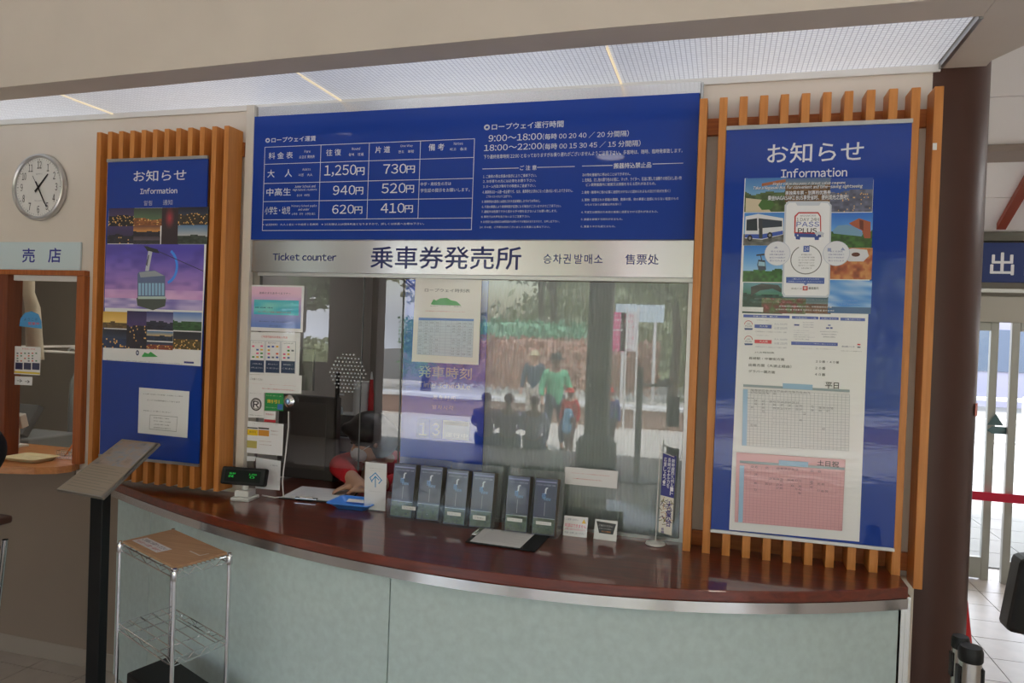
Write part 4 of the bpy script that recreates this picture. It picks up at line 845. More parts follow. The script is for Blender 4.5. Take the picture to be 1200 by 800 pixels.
# brochure stands (two pockets each)
def brochure(p0, u, w, h, lean, th, label, grp, tint, nm):
    n = u.cross(Vector((0, 0, 1))); v = (Vector((0, 0, 1))*math.cos(lean)-n*math.sin(lean)).normalized(); nn = u.cross(v)
    t = thing('brochure_stack', p0, label, 'brochures', grp)
    MB().prism([p0-nn*th, p0-nn*th+u*w, p0-nn*th+u*w+v*h, p0-nn*th+v*h], nn*(th-.001)).build('pages', mat('brochure_pages', (120, 112, 100), .7, noise=.35, nscale=300, stretch=(1, 1, .02)), t)
    p = Print(p0-nn*.0008, u, v); S = lambda a, b: (a*w, b*h)
    p.imgu(0, h, w, 0, lambda x, y: mixc((40, 48, 78), (74, 82, 120), .5*y+.5*sn(x*2, y*3, tint)), 6, 12)
    p.rect(w*.04, h*.955, w*.96, h*.93, (140, 144, 190)); p.tu('イルミネーション NIGHT VIEW', w*.08, h*.90, w*.92, h*.87, (190, 194, 226))
    c = (w*.5, h*.72)
    p.poly([(w*.50, h*.84), (w*.60, h*.845), (w*.58, h*.82), (w*.54, h*.815), (w*.52, h*.74), (w*.56, h*.735), (w*.40, h*.72), (w*.46, h*.745), (w*.47, h*.80), (w*.44, h*.79)], (214, 222, 236))
    p.tu('夜景', w*.34, h*.74, w*.50, h*.64, (90, 150, 220), .02); p.tu('View', w*.42, h*.68, w*.74, h*.61, (120, 170, 226), .01)
    p.rect(w*.485, h*.58, w*.51, h*.34, (150, 156, 176)); p.rect(w*.03, h*.30, w*.97, h*.29, (200, 205, 220)); p.imgu(w*.03, h*.29, w*.97, h*.02, mosaic(tint+4, [(70, 80, 96), (110, 116, 110), (90, 100, 80), (60, 70, 90)], 2, 2), 10, 8)
    p.build('cover', t, printmat('glossy_cover', .3, .4)); return t
def stand(xl, xr_, yf, k, labels, slips):
    u = (Vector((xr_, 0, 0))-Vector((xl, 0, 0))).normalized(); d = .105; lean = math.radians(9)
    names = ['leftmost', 'middle', 'rightmost'][k]
    t = thing('brochure_stand', ((xl+xr_)/2, yf+d/2, CT), 'clear acrylic two-pocket brochure stand, %s of the three on the counter' % names, 'brochure stand', 'brochure stands on the counter')
    h = .225; sh = math.tan(lean)*h
    m = MB(); m.box((xl, yf, CT), (xr_, yf+d-.025, CT+.003)); m.build('base', M_acryl2, t)
    m = MB().box((xl+.001, yf, CT+.003), (xr_-.001, yf+.002, CT+.078)); m.build('front_lip', M_acryl, t)
    MB().prism([(xl, yf+d-.03, CT+.003), (xr_, yf+d-.03, CT+.003), (xr_, yf+d-.03+sh, CT+h), (xl, yf+d-.03+sh, CT+h)], (0, .002, 0)).build('back', M_acryl2, t)
    for x in (xl, (xl+xr_)/2-.001, xr_-.0021):
        MB().prism([(x, yf, CT+.003), (x, yf, CT+.08), (x, yf+d-.035+sh, CT+h-.01), (x, yf+d-.031, CT+.003)][::-1], (.002, 0, 0)).build('side', M_acryl2, t)
    w = (xr_-xl)/2-.02
    for i in range(2):
        p0 = Vector((xl+.006+i*(xr_-xl)/2, yf+.014, CT+.006))
        brochure(p0, u, w, .205, lean, .048, labels[i], 'brochures in the stands', k*2+i, names)
        a, b_, c_, d_ = slips[i]; q = Print((xl, yf-.0006, CT)); q.r(a, b_, c_, d_, (240, 240, 238)); q.t('ご自由に', a+2, b_+2, c_-2, d_-2, (90, 90, 90)); q.build('label', t, M_pap)
stand(by(453, 601, 2.62).x, by(516, 605, 2.62).x, 2.62, 0, ('dark blue brochure stack, first from the left, next to the arrow card', 'dark blue brochure stack, second from the left'), ((471, 592, 487, 598), (500, 602, 501, 603)))
stand(by(516, 605, 2.60).x, by(578, 610, 2.60).x, 2.60, 1, ('dark blue brochure stack, third from the left, with long white slip', 'dark blue brochure stack, fourth from the left'), ((524, 599, 540, 605), (554, 603, 569, 610)))
stand(by(588, 614, 2.595).x, by(653, 620, 2.595).x, 2.595, 2, ('dark blue brochure stack, fifth from the left', 'dark blue brochure stack, rightmost, next to the warning card'), ((594, 606, 612, 612), (628, 610, 646, 616)))

def tent_card(pts, label, draw, col, name='card_stand'):
    a = bz(*pts[0]); b = bz(*pts[1]); u = (b-a); u.z = 0; w = u.length; u.normalize(); n = u.cross(Vector((0, 0, 1)))
    t = thing(name, (a+b)/2, label, 'sign'); h = pts[2]; lean = math.radians(14); v = (Vector((0, 0, 1))*math.cos(lean)-n*math.sin(lean)).normalized(); nn = u.cross(v)
    MB().prism([a, b, b+v*h, a+v*h], -nn*.003).build('card_block', col, t, bevel=.0008)
    MB().prism([a-n*.001, b-n*.001, b-n*.05, a-n*.05], (0, 0, .003)).build('foot', M_acryl2, t)
    p = Print(a+nn*.0004, u, v); draw(p, w, h); p.build('card_print', t, M_pap); return t
def dc1(p, w, h):
    p.rect(0, h, w, 0, (240, 238, 238)); p.tu('ご注意ください', w*.08, h*.88, w*.6, h*.78, (90, 100, 150)); p.poly([(w*.75, h*.68), (w*.93, h*.68), (w*.84, h*.9)], (240, 190, 30)); p.tu('両替はできません', w*.06, h*.62, w*.94, h*.44, (230, 70, 110), .02); p.tu('お問い合わせは窓口まで', w*.06, h*.4, w*.9, h*.3, (230, 120, 140)); p.tu('係員へお申し出ください', w*.06, h*.22, w*.9, h*.12, (150, 150, 160))
tent_card(((659.5, 627), (687.5, 630), .073), 'small white card with pink lettering and yellow warning triangle', dc1, M_white)
def dc2(p, w, h):
    p.rect(0, h, w, 0, (238, 238, 238)); p.poly([(w*.06, h*.9), (w*.94, h*.86), (w*.84, h*.32), (w*.22, h*.32)], (60, 60, 66)); p.tu('ご協力ください', w*.18, h*.76, w*.8, h*.66, (200, 200, 205)); p.tu('お待ちのお客様へ', w*.2, h*.6, w*.8, h*.52, (160, 160, 165)); p.tu('マスク着用', w*.32, h*.46, w*.72, h*.38, (230, 140, 60))
tent_card(((695.5, 631), (722, 634.5), .072), 'small white card stand with dark trapezoid print, right of the warning card', dc2, M_white)
# mini banner on stand
b0 = bz(768, 638); t = thing('mini_banner', b0, 'miniature purple and white banner on a white round stand', 'banner')
MB().lathe([(.032, 0), (.036, .003), (.034, .008), (.010, .012), (.004, .016)], b0, (0, 0, 1), 28).build('base', M_white, t, smooth=True)
ptop = by(775, 522, b0.y); MB().tube([b0+Vector((0, 0, .01)), Vector((b0.x+.004, b0.y, ptop.z))], .0022, 8).build('pole', M_white, t, smooth=True)
MB().tube([Vector((b0.x, b0.y, ptop.z-.02)), Vector((b0.x+.055, b0.y-.01, ptop.z-.035))], .0018, 8).build('crossbar', M_white, t, smooth=True)
p = Print((b0.x+.003, b0.y-.002, b0.z), (1, -.16, 0)); zf = lambda x, y: (640+x/5.717, 520+y/5.717)
u0, v0 = p.px(*zf(784, 62)); u1, v1 = p.px(*zf(874, 78)); u2, v2 = p.px(*zf(864, 624)); u3, v3 = p.px(*zf(744, 588)); um = v0+(v3-v0)*.52
nq = 10
def bq(s, r): # waving cloth coordinates
    return (u3*.0+u0*(1-r)+(u3+.004)*r+(u1-u0)*s, v0+(v3-v0)*r-(.006*s))
def cell(r0, r1, s0, s1, c): p.poly([bq(s0, r0), bq(s1, r0), bq(s1, r1), bq(s0, r1)], c)
cell(0, .53, 0, 1, (48, 48, 132)); cell(.53, 1, 0, 1, (232, 226, 214)); p.k += 1
for i in range(46):
    s = vn(i, 1, 70)*.86+.04; r = .55+vn(i, 2, 71)*.34; a = vn(i, 3)*PI; L_ = .006; c_ = bq(s, r); p.uline((c_[0]-L_*math.cos(a), c_[1]-L_*math.sin(a)), (c_[0]+L_*math.cos(a), c_[1]+L_*math.sin(a)), .0022, [(60, 50, 110), (200, 160, 120), (120, 110, 60)][i % 3])
def vtext(s_, s0, s1, r0, r1, c):
    n = len(s_)
    for k, ch in enumerate(s_):
        a = bq(s0, r0+(r1-r0)*k/n+.004); b = bq(s1, r0+(r1-r0)*(k+1)/n-.004); p.tu(ch, a[0], a[1], b[0], b[1], c, .02)
vtext('新幹線西九州ルート', .68, .92, .04, .5, (235, 235, 245)); vtext('長崎ヴェルカを', .40, .62, .04, .42, (235, 235, 245)); vtext('応援しよう！', .10, .32, .04, .40, (235, 235, 245)); vtext('大集合', .5, .9, .58, .9, (60, 40, 130)); vtext('長崎', .2, .42, .93, 1, (70, 60, 140))
p.build('flag', t, M_pap)
sheet([zf(128, 152), zf(482, 182), zf(474, 300), zf(122, 266)], (238, 236, 236), 'white slip with two lines of red text on the right glass pane', lambda p: (p.t('マイナーカードを提示した方のみ', *zf(172, 190), *zf(426, 218), (210, 60, 60), .01), p.t('入館は出来かねます。', *zf(180, 226), *zf(376, 250), (210, 60, 60), .01)), Y=W-.003)

# ================================================================== LEFT SIDE: clock, shop window
t = thing('wall_clock', (-3.178, W, 2.258), 'round silver wall clock with white dial above the shop sign', 'clock')
c = Vector((-3.166, W, 2.258)); R_ = .160; n = 72
prof = [(R_-.006, .002), (R_, .010), (R_, .020), (R_-.004, .029), (R_-.012, .032), (R_-.019, .028), (R_-.021, .018)]
MB().lathe([(R_-.02, .001)]+prof, c, (0, -1, 0), 64).build('rim', mat('silver_rim', (200, 200, 200), .28, .9), t, smooth=True)
p = Print(c+Vector((0, -.0185, 0))); RR = R_-.0205
p.poly([(RR*math.cos(2*PI*i/48), RR*math.sin(2*PI*i/48)) for i in range(48)], (226, 224, 220))
for i in range(60):
    a = 2*PI*i/60; r1 = RR*.965; r0 = RR*(.93 if i % 5 else .9); p.uline((r0*math.sin(a), r0*math.cos(a)), (r1*math.sin(a), r1*math.cos(a)), .0012 if i % 5 else .0022, (40, 40, 44))
for h in range(1, 13):
    a = 2*PI*h/12; x = RR*.76*math.sin(a); y = RR*.76*math.cos(a); w_ = .011 if h < 10 else .021; p.tu(str(h), x-w_*.62, y+.0175, x+w_*.62, y-.0175, (24, 24, 28), .006)
p.tu('QUARTZ', -.02, .066, .02, .059, (120, 120, 124)); p.tu('RADIO CONTROL', -.024, -.062, .024, -.068, (140, 140, 144)); p.build('dial', t, printmat('dial_print', .4))
def hand(ang, L_, w_, z, nm, col=(20, 20, 22), back=.03):
    a = math.radians(ang); d = Vector((math.sin(a), 0, math.cos(a))); q = Vector((d.z, 0, -d.x)); o = c+Vector((0, -z, 0))
    MB().prism([o-d*back-q*w_, o-d*back+q*w_, o+d*L_+q*w_*.5, o+d*L_-q*w_*.5][::-1], (0, -.001, 0)).build(nm, mat('hand_black', col, .4), t)
hand(42.5, .082, .0055, .0215, 'hour_hand'); hand(150, .112, .0038, .0245, 'minute_hand'); hand(330, .06, .0015, .027, 'second_hand', back=.09)
# shop sign
t = thing('shop_sign', (-3.17, W-.01, 1.93), 'pale sign plate with two blue characters above the shop window', 'sign')
MB().box((-3.48, W-.012, 1.862), (-2.914, W-.002, 1.997)).build('plate', mat('pale_plate', (206, 222, 226), .3), t, bevel=.002)
p = Print((-3.48, W-.0125, 1.862)); z1_ = lambda x, y: (x/4, 150+y/4)
p.t('売', *z1_(106, 564), *z1_(162, 630), (40, 50, 150), .03); p.build('character', t, M_pap); p = Print((-3.48, W-.0125, 1.862)); p.t('店', *z1_(228, 562), *z1_(284, 630), (40, 50, 150), .03); p.build('character', t, M_pap)
sw = struct_root('window_2', (-3.2, W, .9))
MB().box((-4.6, W-.03, 1.838), (-2.868, W+.02, 1.862)).build('head', M_frame, sw, bevel=.002)
MB().box((-2.912, W-.03, .9555), (-2.866, W+.05, 1.8375)).build('jamb', M_frame, sw, bevel=.002)
MB().box((-3.62, W-.03, .9555), (-3.33, W+.05, 1.8375)).build('jamb', woodmat('dark_jamb', (104, 48, 20), (128, 62, 28), .5), sw, bevel=.002)
MB().box((-3.33, W+.0, 1.812), (-2.912, W+.03, 1.8375)).build('track', M_white, sw)
pane(-3.33, -2.912, .975, 1.812, W+.012).build('glass_pane', glassmat('shop_glass', (.9, .92, .9), 1.45), sw)
# shop counter (rounded)
sc_ = thing('shop_counter', (-3.3, 2.6, .86), 'light wooden rounded shop counter below the shop window', 'counter')
SZ = .955
fe = [bz(-60, 545, SZ), bz(0, 546.5, SZ), bz(40, 547.5, SZ), bz(66, 547, SZ), bz(84, 545, SZ), bz(94, 541, SZ)]
cp = [(-3.9, W+.3), (-3.9, fe[0].y)]+[(q.x, q.y) for q in fe]+[(-2.913, W-.002), (-2.914, W+.3)]
MB().prism([(x, y, SZ-.032) for x, y in cp], (0, 0, .032)).build('top', M_shoptop, sc_, bevel=.004)
# things in the shop window
t = thing('coin_tray', bz(36, 539, SZ+.001), 'cream plastic coin tray on the shop counter', 'tray'); c = t.location.copy(); u = Vector((1, 0, 0)); v = Vector((0, 1, 0))
rings = [rr(.085, .055, .001), rr(.1, .07, .016), rr(.104, .074, .017), rr(.104, .074, .019), rr(.097, .067, .019), rr(.083, .053, .005)]; vs = []; fs = []
for r_ in rings: vs += r_
for i in range(len(rings)-1):
    for k in range(N): fs.append((i*N+k, i*N+(k+1) % N, (i+1)*N+(k+1) % N, (i+1)*N+k))
fs += [tuple(reversed(range(N))), tuple(range((len(rings)-1)*N, len(rings)*N))]
MB().add(vs, fs).build('tray', mat('cream_plastic', (226, 212, 170), .4), t, smooth=30)
t = thing('wire_basket', bz(82, 537, SZ+.001), 'small wire basket with pens at the shop counter corner', 'basket'); c = t.location.copy(); mb = MB()
for z in (.004, .02, .04):
    mb.tube([c+Vector((x, y, z)) for x, y in ((-.045, -.035), (.045, -.035), (.045, .035), (-.045, .035))], .0018, 6, closed=True)
for i in range(7):
    x = -.045+.015*i
    for y in (-.035, .035): mb.tube([c+Vector((x, y, .004)), c+Vector((x, y, .042))], .0014, 6)
mb.build('wires', M_chrome, t, smooth=True)
for k, cl in enumerate(((230, 120, 40), (220, 220, 220), (60, 60, 70))):
    o = MB().tube([c+Vector((-.03+k*.02, 0, .01)), c+Vector((.01+k*.02, .02, .085))], .004, 8).build('pen', mat('pen%d' % k, cl, .4), None, at=c, smooth=True); tag(o, ['orange', 'white', 'dark'][k]+' pen standing in the wire basket on the shop counter', 'pen')
t = thing('cash_register_display', (by(18, 505, 2.95).x, 2.95, SZ), 'white customer display on a stalk behind the shop glass', 'display'); c = t.location.copy()
MB().box(c+Vector((-.05, -.04, 0)), c+Vector((.05, .04, .012))).build('base', M_white, t, bevel=.003); MB().box(c+Vector((-.02, -.012, .012)), c+Vector((.02, .012, .11))).build('stalk', M_white, t, bevel=.004)
MB().obox(c+Vector((.0, -.01, .14)), (.07, 0, 0), (0, -.01, .035), (0, -.02, -.006)).build('head', M_white, t, bevel=.005); MB().obox(c+Vector((0, -.033, .145)), (.05, 0, 0), (0, -.006, .02), (0, -.0015, -.0004)).build('screen', M_dark, t)
t = thing('shop_till', (by(25, 480, 3.2).x, 3.25, .8), 'grey cash register standing in the shop', 'till'); c = t.location.copy()
MB().box(c+Vector((-.18, -.12, .0)), c+Vector((.14, .2, .16))).build('body', mat('till_grey', (120, 122, 124), .5), t, bevel=.01); MB().obox(c+Vector((-.04, -.05, .25)), (.13, 0, 0), (0, .05, .08), (0, -.02, .01)).build('keyboard', mat('till_mid', (90, 92, 94), .5), t, bevel=.006)
for i in range(4): MB().obox(c+Vector((-.12+i*.05, -.085, .27)), (.012, .0, 0), (0, .012, .02), (0, -.004, .002)).build('key', M_dark, t)
MB().box((-3.9, 3.12, .76), (-2.9, 3.6, .80)).build('x', M_white).name = 'shop_desk'; tag(bpy.data.objects['shop_desk'], 'grey desk inside the shop carrying the till', 'desk')
for x in (-3.86, -2.95):
    o = MB().box((x-.02, 3.2, .0), (x+.02, 3.5, .76)).build('desk_leg', M_white, bpy.data.objects['shop_desk'])
t = thing('hanger_rail', (-3.1, 3.5, 1.55), 'thin white rail running across inside the shop window', 'rail')
a = by(45, 411, 3.5); MB().tube([(a.x-.4, 3.5, a.z), (-2.76, 3.5, a.z-.0)], .007, 8).build('bar', M_white, t, smooth=True)
MB().box((a.x-.4, 3.5, a.z), (a.x-.385, 5.2, a.z+.015)).build('bracket', M_white, t); 
for k, px0 in enumerate((85, 97)):
    h = by(px0, 412, 3.48); t = thing('umbrella', (h.x, 3.48, h.z-.75), ['translucent furled umbrella hanging left on the shop rail', 'translucent furled umbrella hanging right on the shop rail'][k], 'umbrella', 'umbrellas on the shop rail')
    z = h.z; MB().tube([(h.x+.03*math.cos(a), 3.48, z+.012+.02*math.sin(a)-.01) for a in [PI*1.0-.3*i for i in range(11)]]+[(h.x+.03, 3.48, z-.14)], .006, 8).build('handle', mat('clear_white_handle', (210, 212, 214), .2), t, smooth=True)
    MB().lathe([(.008, 0), (.03, -.06), (.038, -.25), (.03, -.5), (.012, -.68)], (h.x+.03, 3.48, z-.12), (0, 0, 1), 14).build('canopy', mat('clear_vinyl', (170, 176, 180), .25, alpha=.6), t, smooth=True)
def ds(p):
    p.t('ようこそ', 28, 372, 44, 376, (30, 80, 140)); p.t('営業中', 33, 377, 46, 381, (200, 60, 60), .02)
sheet([(22.5, 382), (24, 373), (29, 366.5), (37, 364.5), (45, 368), (48.5, 376), (49, 385)], (60, 150, 210), 'light blue fan-shaped sticker on the shop glass', ds, 'sticker', 'sticker', Y=W+.010)
def ds2(p):
    p.t('お支払い方法', 26, 407.5, 41, 410, (210, 60, 60), .01)
    for i in range(6):
        for j in range(4): 
            if vn(i, j, 81) > .3: p.r(19.5+i*4.4, 413+j*3, 21.5+i*4.4, 414.6+j*3, [(90, 90, 100), (200, 90, 60), (80, 130, 90)][(i+j) % 3])
    for k in range(3): p.r(18.2+k*9.8, 424.5+k*.2, 26.6+k*9.8, 433+k*.2, (34, 40, 80))
    p.r(16.8, 434.5, 46.8, 438.6, (230, 200, 50))
sheet([(17.5, 405.5), (48, 406.5), (47, 439.5), (16.5, 438)], (232, 230, 228), 'white payment sticker with yellow bottom edge on the shop glass', ds2, 'sticker', 'sticker', Y=W+.010)
sheet([(17.5, 440.5), (38, 441.5), (37.5, 451.5), (17, 450.5)], (225, 225, 225), 'small white arrow label under the payment sticker', lambda p: (p.t('→', 20, 444, 26, 448, (40, 40, 40), .02), p.t('→', 29, 445, 35, 449, (40, 40, 40), .02)), 'sticker', 'sticker', Y=W+.010)
h = by(96, 338, 3.0); t = thing('suction_hook', (h.x, 3.0, h.z), 'loop shaped white hanger at the top of the shop glass', 'hook')
MB().tube([(h.x, 3.0, h.z+.04), (h.x, 3.0, 2.75)], .0015, 6).build('cord', M_white, t)
MB().tube([(h.x+.012*math.cos(a)+.012*math.sin(a), 3.0, h.z+.045*math.sin(a)) for a in [2*PI*i/20 for i in range(20)]], .004, 8, closed=True).build('loop', M_white, t, smooth=True)
h0, h1_ = by(34, 330, 3.05), by(42, 400, 3.05); t = thing('door_curtain', (h0.x, 3.05, h1_.z), 'twisted cream curtain tied up inside the shop window', 'curtain')
MB().tube([(h0.x-.005, 3.05, 2.75), (h0.x-.005, 3.05, h0.z+.05)], .028, 10).build('upper_cloth', mat('cream_cloth', (200, 190, 172), .8), t, smooth=True)
MB().tube([(h0.x-.005, 3.05, h0.z+.04), (h0.x, 3.05, h0.z-.06), (h0.x+.03, 3.05, h0.z-.14), (h1_.x, 3.05, h1_.z-.1)], [.03, .028, .036, .042], 12).build('cloth', mat('cream_cloth', (200, 190, 172), .8), t, smooth=True)
# cabinet / door inside the shop
t = thing('shop_cabinet', (-3.2, 4.6, 0), 'grey tall cupboard doors at the back of the shop', 'cabinet'); MB().box((-4.6, 4.75, 0), (-2.76, 5.19, 2.3)).build('body', mat('dim_cupboard', (128, 122, 114), .6), t)
for i, x in enumerate((-4.5, -3.9, -3.3)): MB().box((x+.01, 4.73, .1), (x+.53, 4.75, 2.2)).build('door', mat('dim_door', (146, 140, 130), .5), t, bevel=.003)

# ---- tilted reading board on black post
A = by(66, 573, 2.2); B = by(120, 583, 2.15); C_ = by(187, 519, 2.42); D = by(143, 514, 2.45)
t = thing('reading_board', (-2.28, 2.26, 0), 'tilted dark information board on a black post at the counter end', 'information board')
nrm = (B-A).cross(D-A).normalized()
MB().prism([A-nrm*.012, B-nrm*.012, C_-nrm*.012, D-nrm*.012], nrm*.012).build('plate', mat('board_edge', (150, 146, 138), .3, .6), t, bevel=.001)
u = (B-A).normalized(); v = (D-A); v = (v-u*v.dot(u)).normalized(); p = Print(A+nrm*.0006, u, v)
QU = [((q-A).dot(u), (q-A).dot(v)) for q in (A, B, C_, D)]
def Q(s, r): a = QU[0]; b = QU[1]; c = QU[2]; d = QU[3]; return ((a[0]*(1-s)+b[0]*s)*(1-r)+(d[0]*(1-s)+c[0]*s)*r, (a[1]*(1-s)+b[1]*s)*(1-r)+(d[1]*(1-s)+c[1]*s)*r)
p.poly([Q(.02, .02), Q(.98, .02), Q(.98, .98), Q(.02, .98)], (150, 134, 114)); nx, ny = 14, 12
vsq = [Q(.05+.9*i/nx, .5+.45*j/ny) for j in range(ny+1) for i in range(nx+1)]
p.put(vsq, [(j*(nx+1)+i, j*(nx+1)+i+1, (j+1)*(nx+1)+i+1, (j+1)*(nx+1)+i) for j in range(ny) for i in range(nx)], [lin(mosaic(90, [(100, 92, 86), (160, 138, 124), (136, 140, 150), (90, 80, 74)], 2, 2)(i/nx, j/ny)) for j in range(ny) for i in range(nx)])
for k in range(9):
    a = Q(.1, .46-k*.045); b = Q(.9 if k % 3 else .7, .46-k*.045-.012); p.uline(a, b, .0022, (118, 106, 92))
p.build('board_print', t, printmat('weathered_print', .3, .6))
pb = (A+B+C_+D)/4
MB().box((-2.309, 2.245, .0), (-2.249, 2.285, 1.02)).build('post', M_black, t, bevel=.003)
MB().box((-2.42, 2.02, 0), (-2.15, 2.30, .012)).build('foot', M_black, t, bevel=.003)

# ---- wire rack
zt = .83; P4 = [bz(140, 635, zt), bz(205, 668, zt), bz(273, 647, zt), bz(200, 622, zt)]
P4[2] = P4[1]+(P4[3]-P4[0])*.5+(P4[2]-P4[1])*.5; P4[3] = P4[0]+(P4[2]-P4[1])
cen = sum(P4, Vector())/4; t = thing('wire_rack', (cen.x, cen.y, 0), 'small chrome wire rack with a wooden top in front of the counter', 'rack')
for q in P4:
    q2 = cen+(q-cen)*.985
    MB().tube([(q2.x, q2.y, .02), (q2.x, q2.y, zt+.004)], .0068, 12).build('post', M_chrome, t, smooth=True)
    MB().lathe([(.012, 0), (.014, .004), (.014, .02), (.010, .024)], (q2.x, q2.y, 0), (0, 0, 1), 14).build('foot', M_dark, t, smooth=True)
    MB().lathe([(.009, 0), (.0105, .003), (.0105, .03), (.009, .033)], (q2.x, q2.y, zt-.036), (0, 0, 1), 14).build('collar', M_chrome, t, smooth=True)
def shelf(z, dense):
    f = MB(); I = [cen+(q-cen)*.965 for q in P4]; I = [Vector((q.x, q.y, z)) for q in I]
    for dz in (0, -.022): f.tube([q+Vector((0, 0, dz)) for q in I], .0024, 8, closed=True)
    for i in range(4):
        a, b = I[i], I[(i+1) % 4]; n = 8
        for k in range(n): f.tube([a+(b-a)*(k/n), a+(b-a)*((k+1)/n)+Vector((0, 0, -.022))] if k % 2 else [a+(b-a)*(k/n)+Vector((0, 0, -.022)), a+(b-a)*((k+1)/n)], .0011, 6)
    f.build('shelf_frame', M_chrome, t, smooth=True)
    w = MB()
    for k in range(1, dense):
        s = k/dense; w.tube([I[0]+(I[3]-I[0])*s, I[1]+(I[2]-I[1])*s], .0018, 6)
    tag(w.build('shelf_wires', M_chrome, t, smooth=True), kind='stuff')
    for k in range(1, 4): s = k/4; MB().tube([I[0]+(I[1]-I[0])*s+Vector((0, 0, -.004)), I[3]+(I[2]-I[3])*s+Vector((0, 0, -.004))], .0026, 8).build('cross_wire', M_chrome, t, smooth=True)
shelf(zt-.008, 12); shelf(.53, 5); shelf(.2, 12)
I = [cen+(q-cen)*.94 for q in P4]
MB().prism([Vector((q.x, q.y, zt-.003)) for q in I], (0, 0, .009)).build('wooden_top', woodmat('beech_board', (176, 136, 100), (196, 156, 118), .5, 'X'), t, bevel=.001)
u = (P4[1]-P4[0]).normalized(); v = Vector((-u.y, u.x, 0)); o = cen+(P4[0]-cen)*.9+Vector((0, 0, .0065)); L_ = (P4[1]-P4[0]).length
p = Print(o, u, v); p.poly([(.0, .13), (.0, .2), (.2, .045), (.2, -.0)][::-1] if False else [(.01, .02), (.21, .02), (.21, .075), (.01, .075)], (226, 224, 224)); p.tu('ご自由にお取りください', .02, .068, .2, .05, (40, 50, 90), .02); p.tu('大人お一人様 一枚まで', .02, .044, .2, .028, (190, 60, 60), .02)
o_ = p.build('shelf_notice', None, M_pap); tag(o_, 'white strip label with blue and red print on the wire rack top', 'label')
p = Print(o+u*.27+v*.11, u, v)
for a, b in (((0, 0), (.07, 0)), ((.07, 0), (.07, .03)),): p.uline(a, b, .006, (220, 214, 204))
o_ = p.build('tape_marks', None, M_pap); tag(o_, 'pale corner tape marks on the wire rack top', 'tape')
bx0 = cen+Vector((0, 0, 0)); I2 = [cen+(q-cen)*.8 for q in P4]
o_ = MB().prism([Vector((q.x, q.y, .206)) for q in I2], (0, 0, .15)).build('storage_box', M_black, None, at=(cen.x, cen.y, .206), bevel=.006); tag(o_, 'black box on the bottom shelf of the wire rack', 'box')

# ================================================================== RIGHT SIDE
co = MB().lathe([(.2, 0), (.2, 3.55)], (by(1163, 80, 2.95).x-.212, 2.95, 0), (0, 0, 1), 48)
o = co.build('column', M_brown, None, at=(.65, 2.95, 0), smooth=True); tag(o, 'round dark brown column right of the slatted screen', 'column')
o = Print((by(1163, 80, 2.95).x-.212+.2*math.cos(-.25), 2.95+.2*math.sin(-.25)-.002, 1.4), (math.sin(.25), math.cos(.25), 0)) if False else None
t = thing('ticket_clip', by(1095, 172, 2.63), 'small white tape scrap stuck on the rightmost slat', 'tape'); c = t.location.copy()
MB().obox(c+Vector((0, -.004, 0)), (.006, 0, 0), (0, 0, .011), (0, .001, 0)).build('tape', M_paper, t)
cxc = by(1163, 80, 2.95).x-.212; an = -.42; q = Vector((cxc+.2015*math.cos(an), 2.95+.2015*math.sin(an), 1.18)); zc = by(1146, 480, q.y).z
tn = Vector((-math.sin(an), math.cos(an), 0)); nn = Vector((math.cos(an), math.sin(an), 0))
o = MB().obox(Vector((q.x, q.y, zc))+nn*.001, tn*.02, (0, 0, .022), nn*.0008).build('column_sticker', mat('pink_sticker', (214, 110, 90), .5), None, at=(q.x, q.y, zc)); tag(o, 'small red and white sticker on the brown column', 'sticker')
# exit lobby: ceiling of white panels that slopes down to the doors
def zc(y): return 4.24-.3*y
SL = -math.atan(.3)
cr = struct('ceiling_exit', MB().prism([(.66, W+.15, zc(W+.15)+.02), (5.5, W+.15, zc(W+.15)+.02), (5.5, 5.95, zc(5.95)+.02), (.66, 5.95, zc(5.95)+.02)], (0, 0, .03)), mat('panel_gap', (130, 120, 114), .8))
M_cp = mat('white_ceiling_panel', (246, 242, 240), .5)
src = MB().box((-.594, -.276, -.012), (.594, .276, 0)).mesh('ceiling_panel', M_cp, Vector((0, 0, 0)))
for i in range(4):
    for k in range(6):
        x = .96+.7+i*1.2; y = 5.67-k*.54
        if y > 2.9 and x < 5.4: piece('ceiling_panel', src, cr, (x, y, zc(y)+.015), (SL, 0, 0))
for k in range(6):
    y = 5.67-k*.54
    if y > 2.9: piece('ceiling_panel', src, cr, (.96+.7-1.2+.3, y, zc(y)+.015), (SL, 0, 0), (.33, 1, 1))
MB().prism([(.8, 4.76, zc(4.76)-.04), (5.5, 4.76, zc(4.76)-.04), (5.5, 4.88, zc(4.88)-.04), (.8, 4.88, zc(4.88)-.04)], (0, 0, .04)).build('ceiling_beam', mat('beam_taupe', (150, 136, 128), .6), cr)
def onc(px0, py0):
    d = ray(px0, py0); t_ = (4.24-EYE-.04)/(d.z+.3*d.y); return Vector((0, 0, EYE))+d*t_
a = onc(1200, 223); b = onc(1173, 269); d = (a-b); a = b+d*2.4; q = Vector((.028, 0, 0))
MB().prism([b-q, b+q, a+q, a-q], (0, 0, .045)).build('ceiling_strip', mat('red_brown', (140, 60, 34), .5), cr)
t = thing('lobby_fill_light', (3.6, 4.4, 2.85), 'long fluorescent fitting on the exit lobby ceiling, right of the frame', 'lamp'); MB().box((3.0, 4.3, 2.80), (4.2, 4.5, 2.85)).build('housing', M_white, t); MB().box((3.03, 4.32, 2.785), (4.17, 4.48, 2.799)).build('diffuser', mat('lobby_fill_glow', (250, 250, 250), .5, emit=24), t); MB().tube([(3.6, 4.4, 2.85), (3.6, 4.4, 2.93)], .01, 8).build('hanger', M_white, t)  # glowing box added out of view to brighten the lobby ceiling panels
